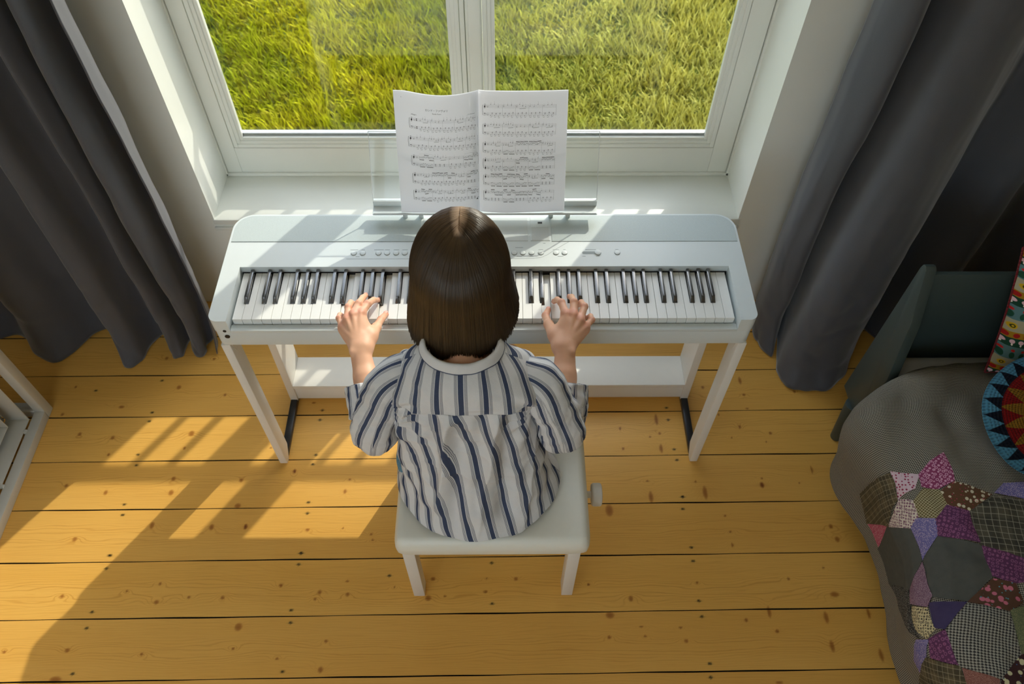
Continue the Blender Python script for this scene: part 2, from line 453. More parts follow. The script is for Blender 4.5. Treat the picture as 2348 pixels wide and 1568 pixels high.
# ---- walls and ceiling
b = MB(); b.box(X0 - .1, XL, WY, 2.16, -0.06, ZC + .1); b.box(XR, X1 + .1, WY, 2.16, -0.06, ZC + .1)
b.box(XL, XR, WY, 2.16, 2.34, ZC + .1)
struct(b.build('wall_back', M_paint))
b = MB(); b.box(XL, XR, WY, 2.10, -0.06, ZS - 0.022)
struct(b.build('wall_under_sill', M_paint))
b = MB(); b.box(X0 - .1, X0, Y0 - .1, WY, -0.06, ZC + .1); struct(b.build('wall_left', M_wall))
b = MB(); b.box(X1, X1 + .1, Y0 - .1, WY, -0.06, ZC + .1); struct(b.build('wall_right', M_wall))
RX_0, RX_1, RZ_0, RZ_1 = -1.95, 0.05, 0.55, 2.3          # unseen window added behind the viewpoint as room fill light
b = MB(); b.box(X0, RX_0, Y0 - .1, Y0, -0.06, ZC + .1); b.box(RX_1, X1, Y0 - .1, Y0, -0.06, ZC + .1); b.box(RX_0, RX_1, Y0 - .1, Y0, -0.06, RZ_0); b.box(RX_0, RX_1, Y0 - .1, Y0, RZ_1, ZC + .1)
struct(b.build('wall_front', M_wall))
w3 = empty('fill_window', (-.95, Y0, RZ_0)); struct(w3)
b = MB()
for (a, c) in ((RX_0, RX_0 + .07), (-.985, -.915), (RX_1 - .07, RX_1)): b.box(a, c, Y0 - .08, Y0 - .02, RZ_0, RZ_1)
b.box(RX_0 + .07, RX_1 - .07, Y0 - .08, Y0 - .02, RZ_0, RZ_0 + .07); b.box(RX_0 + .07, RX_1 - .07, Y0 - .08, Y0 - .02, RZ_1 - .07, RZ_1)
b.build('fill_window_frame', M_paint, w3)
b = MB(); b.box(RX_0 + .03, RX_1 - .03, Y0 - .052, Y0 - .048, RZ_0 + .03, RZ_1 - .03); b.build('pane', M_glass, w3)  # pane of the added fill window
SX0, SX1, SY0, SY1 = -1.75, -0.75, -1.15, -0.2          # rooflight added out of view in the ceiling to brighten the room
b = MB(); b.box(X0, X1, SY1, WY, ZC, ZC + .1); b.box(X0, X1, Y0, SY0, ZC, ZC + .1); b.box(X0, SX0, SY0, SY1, ZC, ZC + .1); b.box(SX1, X1, SY0, SY1, ZC, ZC + .1)
struct(b.build('ceiling', M_wall))
w2 = empty('fill_rooflight', (-1.25, -.7, ZC)); struct(w2)
b = MB(); b.box(SX0, SX0 + .06, SY0, SY1, ZC + .02, ZC + .09); b.box(SX1 - .06, SX1, SY0, SY1, ZC + .02, ZC + .09); b.box(SX0 + .06, SX1 - .06, SY0, SY0 + .06, ZC + .02, ZC + .09); b.box(SX0 + .06, SX1 - .06, SY1 - .06, SY1, ZC + .02, ZC + .09); 
b.build('fill_rooflight_frame', M_paint, w2)
b = MB(); b.box(SX0 + .03, SX1 - .03, SY0 + .03, SY1 - .03, ZC + .06, ZC + .064); b.build('pane', M_glass, w2)  # pane of the added fill rooflight
# window sill board with rounded nosing, small bead under it
b = MB(); b.box(XL, XR, WY - 0.004, 2.03, ZS - 0.022, ZS, 0.004)
struct(b.build('trim_1', M_paint))
b = MB(); b.box(XL, XR, WY - 0.010, WY + 0.002, ZS - 0.042, ZS - 0.030, 0.003)
struct(b.build('trim_2', M_paint))
# painted board linings of the reveal
b = MB(); b.box(XL - 0.001, XL + 0.006, WY - .0006, 2.03, ZS, 2.34); struct(b.build('trim_3', M_paint))
b = MB(); b.box(XR - 0.006, XR + 0.001, WY - .0006, 2.03, ZS, 2.34); struct(b.build('trim_4', M_paint))

# ---- the double casement window
win = empty('window_1', (-0.08, 2.03, ZS)); struct(win)
ZT = 2.30
b = MB()
b.box(XL, -0.928, 2.012, 2.075, ZS, ZT + .04); b.box(XR - .012, XR, 2.012, 2.075, ZS, ZT + .04)
b.box(XL, XR, 2.012, 2.075, ZS, ZS + .012, .002); b.box(XL, XR, 2.012, 2.075, ZT, ZT + .04)
b.build('fixed_frame', M_paint, win)
def sash(x0, x1, gx0, gx1, hinge):
    """x0..x1 outer edges, gx0..gx1 the glass opening"""
    r = empty('casement', (0, 0, 0)); r.parent = win; r.location = -parent_world(win)
    zb, zg = ZS + 0.013, 0.575
    ztg = ZT - .12
    bead = 0.036
    f = MB()
    yf, yb = 2.018, 2.068
    f.box(x0, gx0 - bead, yf, yb, zb, ZT - .002, .002); f.box(gx1 + bead, x1, yf, yb, zb, ZT - .002, .002)
    f.box(gx0 - bead, gx1 + bead, yf + .0005, yb, zb, zg - bead - .010, .002); f.box(gx0 - bead, gx1 + bead, yf + .0005, yb, ztg + bead, ZT - .003, .002)
    f.build('sash_frame', M_paint, r)
    # moulded glazing bead: three steps going back to the glass
    def ring(a0, a1, b0, b1, w, ya, ybk):
        q = MB()
        q.box(a0, a0 + w, ya, ybk, b0, b1, .0015); q.box(a1 - w, a1, ya, ybk, b0, b1, .0015)
        q.box(a0 + w * .98, a1 - w * .98, ya, ybk, b0, b0 + w, .0015); q.box(a0 + w * .98, a1 - w * .98, ya, ybk, b1 - w, b1, .0015)
        return q.bm
    q = MB()
    for i, (w0, w, ya) in enumerate(((0.0015, 0.013, 2.0195), (0.0135, 0.012, 2.0235), (0.0245, 0.0115, 2.028))):
        bmx = ring(gx0 - bead + w0, gx1 + bead - w0, zg - bead - .010 + w0, ztg + bead - w0, w, ya, 2.045)
        me = bpy.data.meshes.new('t'); bmx.to_mesh(me); bmx.free(); q.bm.from_mesh(me); bpy.data.meshes.remove(me)
    q.build('glazing_bead', M_paint, r)
    g = MB(); g.box(gx0 - .004, gx1 + .004, 2.036, 2.040, zg - .014, ztg + .004)
    g.build('pane', M_glass, r)
    sp = MB()
    sp.box(gx0 - .004, gx1 + .004, 2.040, 2.056, zg - .016, zg - .001); 
    sp.build('spacer_bar', M_metal, r)
sash(-0.9265, -0.1085, -0.843, -0.158, 'l')
sash(-0.1065, 0.7525, -0.024, 0.654, 'r')
ab = MB(); ab.box(-0.0985, -0.0635, 2.008, 2.019, ZS + .014, ZT - .003, .003); ab.build('cover_strip', M_paint, win)

# ---- outside: guard railing fixed to the facade above the sight line, and the lawn
rl = empty('guard_railing', (0, 2.42, 0.84))
tag(rl, 'white balcony railing with thin bars outside the window, known by its shadow', 'railing')
q = MB(); q.box(-2.3, 2.3, 2.405, 2.435, 1.090, 1.122, .004); q.build('top_rail', M_paint, rl)
q = MB(); q.box(-2.3, 2.3, 2.405, 2.435, 0.835, 0.86, .004); q.build('bottom_rail', M_paint, rl)
k0 = -0.574 + 0.26
for i in range(-16, 23):
    x = k0 + 0.1155 * i
    q = MB(); q.box(x - .0135, x + .0135, 2.413, 2.427, 0.858, 1.092, .002); q.build('baluster', M_paint, rl)
for sx in (-2.25, 2.25):
    for z0, z1 in ((1.095, 1.117), (0.838, 0.857)):
        q = MB(); q.box(sx - .02, sx + .02, 2.15, 2.42, z0, z1); q.build('wall_bracket', M_paint, rl)

GZ = -0.75
def lawn():
    m = NT('sunlit_grass')
    v = m.geo()
    n1 = m.noise(v, 1.3, 3); n2 = m.noise(v, 14, 3); n3 = m.noise(v, 0.5, 2)
    at = m.attr('shade')
    c = m.mix(m.ramp_f(n1.outputs[0], .35, .65), lin(152, 164, 12), lin(204, 198, 26))
    c = m.mix(m.math('MULTIPLY', m.ramp_f(n2.outputs[0], .45, .75), .6), c, lin(178, 158, 66))
    # lens haze painted into the grass colour, paler and strawy to the right
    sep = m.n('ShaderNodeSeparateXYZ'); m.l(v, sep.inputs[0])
    haze = m.math('MULTIPLY', m.ramp_f(m.math('ADD', sep.outputs[0], m.math('MULTIPLY', n3.outputs[0], 1.2)), 0.0, 1.6), .62)
    c = m.mix(haze, c, lin(214, 206, 130))
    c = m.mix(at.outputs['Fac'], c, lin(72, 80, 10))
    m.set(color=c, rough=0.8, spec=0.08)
    rs = np.random.RandomState(3)
    N = 190000
    # more blades where they show, near the house
    y = 2.5 + 5.4 * rs.rand(N) ** 1.15; x = (rs.rand(N) - .5) * (4.4 + (y - 2.5) * 1.25)
    h = 0.045 + 0.06 * rs.rand(N); w = 0.0035 + .004 * rs.rand(N)
    cl = np.sin(x * 9 + np.sin(y * 7) * 2) * np.sin(y * 8 + np.sin(x * 6) * 2)
    h *= 1 + .45 * cl
    a = rs.rand(N) * np.pi; bend = (rs.rand(N, 2) - .5) * 0.10 + np.array([-.01, -.02])
    ca, sa = np.cos(a) * w, np.sin(a) * w
    z = np.full(N, GZ)
    p0 = np.stack([x - ca, y - sa, z], 1); p1 = np.stack([x + ca, y + sa, z], 1)
    p2 = np.stack([x + bend[:, 0] * .5 + ca * .7, y + bend[:, 1] * .5 + sa * .7, z + h * .6], 1)
    p3 = np.stack([x + bend[:, 0] * .5 - ca * .7, y + bend[:, 1] * .5 - sa * .7, z + h * .6], 1)
    p4 = np.stack([x + bend[:, 0], y + bend[:, 1], z + h], 1)
    V = np.stack([p0, p1, p2, p3, p4, p4 + [0, 0, .0005]], 1).reshape(-1, 3)
    i = np.arange(N) * 6
    F = np.concatenate([np.stack([i, i + 1, i + 2, i + 3], 1), np.stack([i + 3, i + 2, i + 4, i + 5], 1)])
    me = npmesh('grass', V, F)
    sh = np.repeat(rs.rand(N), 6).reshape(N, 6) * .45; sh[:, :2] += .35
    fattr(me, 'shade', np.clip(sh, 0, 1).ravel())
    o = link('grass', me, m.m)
    tag(o, 'long green lawn grass outside the window', 'grass', kind='stuff')
    q = MB(); q.box(-30, 30, 2.17, 40, GZ - .1, GZ)
    g = plain('lawn_soil', lin(96, 108, 22), .9, var=.3, nscale=9)
    struct(q.build('ground', g))
lawn()
# ================================================================== digital piano
PX0, PX1, PY0, PY1 = -0.709, 0.613, 1.143, 1.502
PZT, PZB = 0.735, 0.637
KX0 = -0.048 - 0.611; KP = 1.222 / 52
piano = empty('digital_piano', (-0.048, 1.32, PZB))
tag(piano, 'long white digital piano with its keyboard and a music rest, standing under the window', 'digital piano')
KB0, KB1 = -0.664, 0.5695            # keyboard well
KYB = 1.316
def piano_body():
    bm = bmesh.new()
    R_ = 0.052
    outer = rrect(PX0, PX1, PY0, PY1, (0.022, 0.022, R_, R_), 8)
    # top plate with the keyboard well cut out of its front
    pts = []
    # go around: start front-left corner ... build as concave outline
    o = outer
    left_front = [p for p in o if p[1] < 1.2 and p[0] < 0]
    right_front = [p for p in o if p[1] < 1.2 and p[0] > 0]
    back = [p for p in o if p[1] >= 1.2]
    outline = left_front + [(KB0, PY0), (KB0, KYB), (KB1, KYB), (KB1, PY0)] + right_front + back
    q = MB()
    q.prism(outline, 'z', 0.690, PZT, 0.0)
    q.build('top_housing', M_white, piano)
    q = MB()
    low = rrect(PX0 + .002, PX1 - .002, PY0 + .001, PY1 - .002, (0.02, 0.02, R_, R_), 8)
    q.prism(low, 'z', PZB, 0.690, 0.003)
    q.build('lower_case', M_white, piano)
    # front rail before the keys
    q = MB(); q.box(KB0, KB1, PY0 - .0005, PY0 + .018, 0.688, 0.6985, .002)
    q.build('key_slip', M_white, piano)
    # dark slot under the fall
    q = MB(); q.box(KB0 + .002, KB1 - .002, KYB - .0030, KYB - .0002, .6902, .7165)
    q.build('key_slot', M_black, piano)
piano_body()

def cyl_z(name, x, y, z0, z1, r, mat, parent, bevel=.0005, seg=24):
    q = MB(); q.cyl((x, y, z0), (x, y, z1), r, seg=seg, bevel=bevel)
    return q.build(name, mat, parent)

# keys ---------------------------------------------------------------
ZK = 0.715
press_white = {11: .006, 15: .008, 32: .008}
press_black = {}
names = 'ABCDEFG'
black_after = {'A', 'C', 'D', 'F', 'G'}
boff = {'A': .0018, 'C': -.0018, 'D': .0018, 'F': -.0025, 'G': 0.0}
wy0, wy1 = 1.1644, KYB - .0031
byf = 1.2135
blacks = []
for i in range(52):
    nm = names[i % 7]
    if nm in black_after and i < 51:
        blacks.append((i, KX0 + KP * (i + 1) + boff[nm]))
bw = 0.0055
for i in range(52):
    x0 = KX0 + KP * i + .00035; x1 = x0 + KP - .0007
    lb = [bx for (j, bx) in blacks if j == i - 1]; rb = [bx for (j, bx) in blacks if j == i]
    xl = lb[0] + bw + .0006 if lb else x0
    xr = rb[0] - bw - .0006 if rb else x1
    dz = press_white.get(i, 0.0)
    pts = [(x0, wy0), (x1, wy0), (x1, byf - .001), (xr, byf - .001), (xr, wy1), (xl, wy1), (xl, byf - .001), (x0, byf - .001)]
    p2 = []
    for p in pts:
        if not p2 or (abs(p[0] - p2[-1][0]) + abs(p[1] - p2[-1][1])) > 1e-6: p2.append(p)
    q = MB(); q.prism(p2, 'z', 0.6925 - dz * .3, ZK - dz, .0006, 1)
    q.build('white_key', M_key, piano)
for j, (i, bx) in enumerate(blacks):
    dz = 0.007 if min(abs(bx + .375), abs(bx + .275), abs(bx - .092)) < .009 else 0.0
    bm = bmesh.new()
    zt = 0.7275 - dz
    prof = [(byf, .7155 - dz), (byf + .0125, zt), (KYB - .002, zt), (KYB - .002, .700)]
    V = []
    def ringv(y, z, w): return [bm.verts.new((bx - w, y, z)), bm.verts.new((bx + w, y, z))]
    a0 = ringv(byf - .001, .700, bw); a1 = ringv(byf + .0, .7150 - dz, bw * .97); a2 = ringv(byf + .0115, zt, bw * .74); a3 = ringv(KYB - .002, zt, bw * .74); a4 = ringv(KYB - .002, .700, bw)
    for p, r_ in ((a0, a1), (a1, a2), (a2, a3), (a3, a4), (a4, a0)):
        bm.faces.new((p[0], p[1], r_[1], r_[0]))
    bm.faces.new([a[0] for a in (a0, a4, a3, a2, a1)]); bm.faces.new([a[1] for a in (a0, a1, a2, a3, a4)])
    bmesh.ops.recalc_face_normals(bm, faces=bm.faces[:])
    bmesh.ops.bevel(bm, geom=bm.edges[:], offset=.0007, segments=2, profile=.5, affect='EDGES')
    q = MB(); q.add(bm); q.build('black_key', M_blackkey, piano)

# speaker grilles: woven mesh ----------------------------------------
def grille_mat():
    m = NT('speaker_grille_cloth')
    v = m.geo()
    w1 = m.math('SINE', m.math('MULTIPLY', m.sepx(v, 0), 2 * math.pi / .0026)); w2 = m.math('SINE', m.math('MULTIPLY', m.sepx(v, 1), 2 * math.pi / .0026))
    f = m.ramp_f(m.math('MULTIPLY', w1, w2), -0.2, 0.6)
    m.set(color=m.mix(f, lin(206, 216, 216), lin(150, 164, 166)), rough=.6)
    return m.m
def _sepx(self, v, i):
    nd = self.n('ShaderNodeSeparateXYZ'); self.l(v, nd.inputs[0]); return nd.outputs[i]
NT.sepx = _sepx
M_grille = grille_mat()
def plate(name, pts, z0, z1, mat, parent=None, bevel=.0004):
    q = MB(); q.prism(pts, 'z', z0, z1, bevel, 1); return q.build(name, mat, parent or piano)
gl = plate('speaker_grille', rrect(-0.7030, -0.218, 1.403, 1.4965, (.0006, .0006, .0006, .046), 8), PZT - .001, PZT + .0012, M_grille)
gr = plate('speaker_grille', rrect(0.125, 0.607, 1.402, 1.4965, (.0006, .0006, .046, .0006), 8), PZT - .001, PZT + .0012, M_grille)
for (x0, x1) in ((-0.7035, -0.217), (0.124, 0.6075)):
    q = MB(); q.box(x0, x1, 1.4013, 1.4025, PZT - .001, PZT + .0004); q.build('grille_groove', M_printgrey, piano)
# centre panel with its recessed display part and the port strip
M_panel = plain('pale_grey_panel', lin(206, 212, 212), .3, var=.01)
plate('display_panel', [(-0.212, 1.404), (0.063, 1.404), (0.063, 1.488), (-0.212, 1.488)], PZT - .001, PZT + .0008, M_panel)
plate('port_cover', [(0.070, 1.404), (0.121, 1.404), (0.121, 1.490), (0.070, 1.490)], PZT - .001, PZT + .0010, M_white)
plate('port_recess', [(0.073, 1.406), (0.118, 1.406), (0.118, 1.452), (0.073, 1.452)], PZT + .0008, PZT + .0014, M_panel)
q = MB(); q.box(0.090, 0.1015, 1.466, 1.472, PZT + .0006, PZT + .0016); q.build('usb_port', M_black, piano)
# contour line pressed into the panel around the button field
q = MB()
path = [(-0.40, 1.343), (0.075, 1.343), (0.096, 1.347), (0.112, 1.356), (0.135, 1.376), (0.170, 1.402)]
for a, c_ in zip(path, path[1:]):
    d = Vector((c_[0] - a[0], c_[1] - a[1])); n_ = Vector((-d.y, d.x)).normalized() * .0004
    q.prism([(a[0] - n_.x, a[1] - n_.y), (c_[0] - n_.x, c_[1] - n_.y), (c_[0] + n_.x, c_[1] + n_.y), (a[0] + n_.x, a[1] + n_.y)], 'z', PZT - .0005, PZT + .0002)
q.build('panel_contour', M_printgrey, piano)
# round buttons
for i, bx in enumerate((-0.383, -0.360, -0.320, -0.298, -0.275, -0.253, -0.230, -0.19, -0.165, -0.14, -0.11, -0.08, -0.05, -0.02, 0.005, 0.027, 0.049, 0.071, 0.095, 0.134, 0.156, 0.291)):
    q = MB(); q.cyl((bx, 1.362, PZT - .001), (bx, 1.362, PZT + .0003), .0078, seg=28); o = q.build('push_button', M_printgrey, piano)
    q = MB(); q.cyl((bx, 1.362, PZT), (bx, 1.362, PZT + .0022), .0068, seg=28, bevel=.0006); q.build('button_cap', M_white, o)
# faint legends over and under the buttons
for (lx, ly, w) in ((-0.383, 1.374, .010), (-0.360, 1.374, .004), (-0.320, 1.374, .012), (-0.298, 1.374, .006), (-0.275, 1.374, .007), (-0.253, 1.374, .007), (-0.372, 1.3505, .005), (0.04, 1.381, .010), (0.095, 1.3735, .006), (0.134, 1.3735, .008), (0.156, 1.3735, .003), (0.223, 1.3735, .014), (0.291, 1.3735, .004), (0.04, 1.3505, .007), (0.071, 1.3505, .005), (0.145, 1.3505, .007), (0.205, 1.3505, .004), (0.240, 1.3505, .004), (0.105, 1.396, .003)):
    q = MB(); q.box(lx - w, lx + w, ly - .0006, ly + .0006, PZT - .0002, PZT + .00025); q.build('panel_legend', M_printgrey, piano)
# volume slider
q = MB(); q.prism(rrect(0.201, 0.250, 1.3578, 1.3668, (.0044,) * 4, 8), 'z', PZT - .001, PZT + .0003); sl = q.build('volume_slot', M_printgrey, piano)
q = MB(); q.cyl((0.241, 1.3622, PZT), (0.241, 1.3622, PZT + .0035), .0082, seg=28, bevel=.0008); q.build('slider_knob', M_white, sl)
# headphone jacks in the left of the front
for (jx, jz, r) in ((-0.6771, 0.6967, .0042), (-0.6766, 0.6746, .0062)):
    q = MB(); q.cyl((jx, PY0 - .001, jz), (jx, PY0 + .004, jz), r, seg=20); q.build('headphone_jack', M_black, piano)

# music rest ----------------------------------------------------------
rest = empty('music_rest', (0, 0, 0)); rest.parent = piano; rest.location = Vector((-0.046, 1.49, 0.76)) - parent_world(piano)
RX0, RX1 = -0.342, 0.245
q = MB(); q.prism(rrect(RX0, RX1, 1.469, 1.512, (.004, .004, .002, .002)), 'z', .7635, .7665, .0006, 1)
q.box(RX0 + .003, RX1 - .003, 1.4685, 1.4715, .7665, .7715, .0008)
q.build('tray', M_white, rest)
q = MB(); q.box(RX0, RX1, 1.500, 1.512, .7665, .7835, .0015); q.build('back_rail', M_white, rest)
for x in (-0.26, -0.218, 0.125, 0.17):
    q = MB(); q.box(x - .006, x + .006, 1.488, 1.497, PZT, .7637, .001); q.build('support_foot', M_white, rest)
TA = math.radians(28.7)
tv = Vector((0, math.sin(TA), math.cos(TA))); nv = Vector((0, -math.cos(TA), math.sin(TA)))
def slab(name, x0, x1, L0, L1, base, th, mat, parent):
    bm = bmesh.new(); vs = []
    for x in (x0, x1):
        for t in (L0, L1):
            for n_ in (0, -th):
                vs.append(bm.verts.new(Vector((x, base[0], base[1])) + tv * t + nv * n_))
    bmesh.ops.convex_hull(bm, input=bm.verts[:])
    q = MB(); q.add(bm); return q.build(name, mat, parent)
ac = slab('acrylic_sheet', RX0 + .001, RX1 - .001, 0.0, 0.178, (1.5035, .782), .003, M_acryl, rest)
for (x0, x1, a, b_) in ((RX0 + .0002, RX0 + .0016, 0, .178), (RX1 - .0016, RX1 - .0002, 0, .178), (RX0, RX1, .1775, .179)):
    slab('polished_edge', x0, x1, a, b_, (1.5035, .782), .0032, M_acryl_edge, ac)

# ================================================================== stand
stand = empty('piano_stand', (-0.048, 1.33, 0))
tag(stand, 'white piano stand with slim legs, lower shelf board and black floor bars', 'piano stand')
for sx in (-1, 1):
    xo = PX0 + .004 if sx < 0 else PX1 - .004          # outer face
    w = 0.024 * (-sx)
    xa, xb = sorted((xo, xo + w))
    # front leg: chamfered post, cut aslant at the foot
    q = MB(); q.prism([(1.146, 0.004), (1.153, 0.0), (1.168, 0.0), (1.196, 0.045), (1.196, PZB), (1.144, PZB)], 'x', xa, xb, .003)
    lg = q.build('leg', M_stand, stand)
    # steel corner bracket with its screw at the top of the inner side
    xi = xb if sx < 0 else xa
    q = MB(); q.prism([(1.150, PZB - .001), (1.190, PZB - .001), (1.172, PZB - .045), (1.160, PZB - .045)], 'x', xi - .001, xi + .0015); q.build('bracket', M_stand, lg)
    q = MB(); q.cyl((xi - .001, 1.181, PZB - .022), (xi - sx * .005, 1.181, PZB - .022), .0048, seg=16, bevel=.0008); q.build('screw', M_metal, lg)
    q = MB(); q.box(xa, xb, 1.372, 1.488, 0.012, PZB, .0015); q.build('side_panel', M_stand, stand)
    q = MB(); q.box(xa + .001, xb - .001, 1.175, 1.50, 0.0, 0.020, .002); q.build('floor_bar', M_black, stand)
q = MB(); q.box(PX0 + .028, PX1 - .028, 1.372, 1.487, 0.084, 0.100, .0012); q.build('shelf', M_stand, stand)
q = MB(); q.box(PX0 + .028, PX1 - .028, 1.378, 1.394, 0.018, 0.084, .0012); q.build('apron', M_stand, stand)
q = MB(); q.box(PX0 + .028, PX1 - .028, 1.472, 1.488, 0.495, PZB, .0012); q.build('back_board', M_stand, stand)

# ================================================================== piano bench
bench = empty('piano_bench', (-0.03, 0.86, 0))
tag(bench, 'white padded piano bench with a ribbed side knob, under the person', 'bench')
BX0, BX1, BY0, BY1 = -0.262, 0.204, 0.692, 1.012
def cushion():
    nx, ny = 40, 30
    V = []; 
    def P(u, v):  # rounded box top
        return u, v
    bm = bmesh.new()
    bmesh.ops.create_grid(bm, x_segments=nx, y_segments=ny, size=0.5)
    me = bpy.data.meshes.new('t'); bm.to_mesh(me); bm.free()
    co = np.zeros(len(me.vertices) * 3, dtype=np.float32); me.vertices.foreach_get('co', co); co = co.reshape(-1, 3) * 2
    fa = np.array([list(p.vertices) for p in me.polygons])
    bpy.data.meshes.remove(me)
    def surf(co, top):
        x = co[:, 0]; y = co[:, 1]
        r = .10
        X = np.sign(x) * (np.abs(x)); 
        ex = np.clip((np.abs(x) - .93) / .07, 0, 1); ey = np.clip((np.abs(y) - .90) / .10, 0, 1)
        e = np.clip(np.sqrt(ex ** 2 + ey ** 2), 0, 1)
        z = .466 - .030 * (1 - np.sqrt(1 - e ** 2 * .999)) + .006 * (1 - x ** 2) * (1 - y ** 2)
        # the sitter presses the middle in
        z -= .012 * np.exp(-((x + .05) / .6) ** 2 - ((y - .0) / .7) ** 2)
        return z
    z = surf(co, True)
    cx, cy = (BX0 + BX1) / 2, (BY0 + BY1) / 2; hx, hy = (BX1 - BX0) / 2, (BY1 - BY0) / 2
    # round the plan corners a little
    x = co[:, 0]; y = co[:, 1]
    k = .035 * (np.abs(x) ** 14) * (np.abs(y) ** 14)
    V = np.stack([cx + x * (1 - k) * hx, cy + y * (1 - k) * hy, z], 1)
    n = len(V)
    # skirt: go round the border
    idx = {}
    border = []
    e_count = {}
    for f in fa:
        for a, c_ in zip(f, np.roll(f, -1)):
            e_count[(min(a, c_), max(a, c_))] = e_count.get((min(a, c_), max(a, c_)), 0) + 1
    nb = {}
    for (a, c_), c in e_count.items():
        if c == 1:
            nb.setdefault(a, []).append(c_); nb.setdefault(c_, []).append(a)
    s0 = next(iter(nb)); loop = [s0]; prev = None; cur = s0
    while True:
        nx_ = [q_ for q_ in nb[cur] if q_ != prev][0]
        if nx_ == s0: break
        loop.append(nx_); prev, cur = cur, nx_
    VV = [V]; F = [fa]; lastring = loop; off = n
    for (zz, sc) in ((.425, 1.003), (.405, 1.0), (.398, .985), (.397, .9)):
        ring = V[loop].copy(); ring[:, 0] = cx + (ring[:, 0] - cx) * sc; ring[:, 1] = cy + (ring[:, 1] - cy) * sc; ring[:, 2] = zz
        VV.append(ring); cur = list(range(off, off + len(loop))); off += len(loop)
        F.append(np.array([[lastring[i], lastring[(i + 1) % len(loop)], cur[(i + 1) % len(loop)], cur[i]] for i in range(len(loop))]))
        lastring = cur
    me = npmesh('seat', np.concatenate(VV), np.concatenate(F))
    bm = bmesh.new(); bm.from_mesh(me); bmesh.ops.recalc_face_normals(bm, faces=bm.faces[:]); bm.to_mesh(me); bm.free()
    link('seat', me, M_vinyl, bench, smooth=True)
cushion()
for (lx, ly) in ((-0.257, 0.727), (0.160, 0.727), (-0.257, 0.955), (0.160, 0.955)):
    q = MB(); q.box(lx, lx + .031, ly, ly + .040, 0, .399, .0015); q.build('leg', M_stand, bench)
q = MB(); q.box(-0.2262, 0.1602, 0.734, 0.752, 0.302, .398, .001); q.build('apron', M_stand, bench)
q = MB(); q.box(-0.2262, 0.1602, 0.965, 0.983, 0.302, .398, .001); q.build('apron', M_stand, bench)
for x in (-0.25, 0.168):
    q = MB(); q.box(x, x + .016, 0.7665, 0.9555, 0.302, .398, .001); q.build('apron', M_stand, bench)
q = MB(); q.cyl((0.18, 0.861, 0.372), (0.222, 0.861, 0.372), .009, seg=20); sh_ = q.build('knob_shaft', M_stand, bench)
# ribbed knob
bm = bmesh.new(); seg = 72
rings = []
for (x, r, rib) in ((0.221, .010, 0), (0.222, .026, 0), (0.2245, .0285, 0), (0.2265, .0290, 1), (0.243, .0290, 1), (0.246, .0280, 0), (0.2475, .025, 0), (0.2478, .006, 0)):
    rings.append([bm.verts.new((x, 0.861 + (r + (.0007 if rib and k % 2 else 0)) * math.cos(2 * math.pi * k / seg), 0.372 + (r + (.0007 if rib and k % 2 else 0)) * math.sin(2 * math.pi * k / seg))) for k in range(seg)])
for a, c_ in zip(rings, rings[1:]):
    for k in range(seg): bm.faces.new((a[k], a[(k + 1) % seg], c_[(k + 1) % seg], c_[k]))
bm.faces.new(rings[0]); bm.faces.new(rings[-1][::-1])
q = MB(); q.add(bm); q.build('height_knob', M_stand, bench)
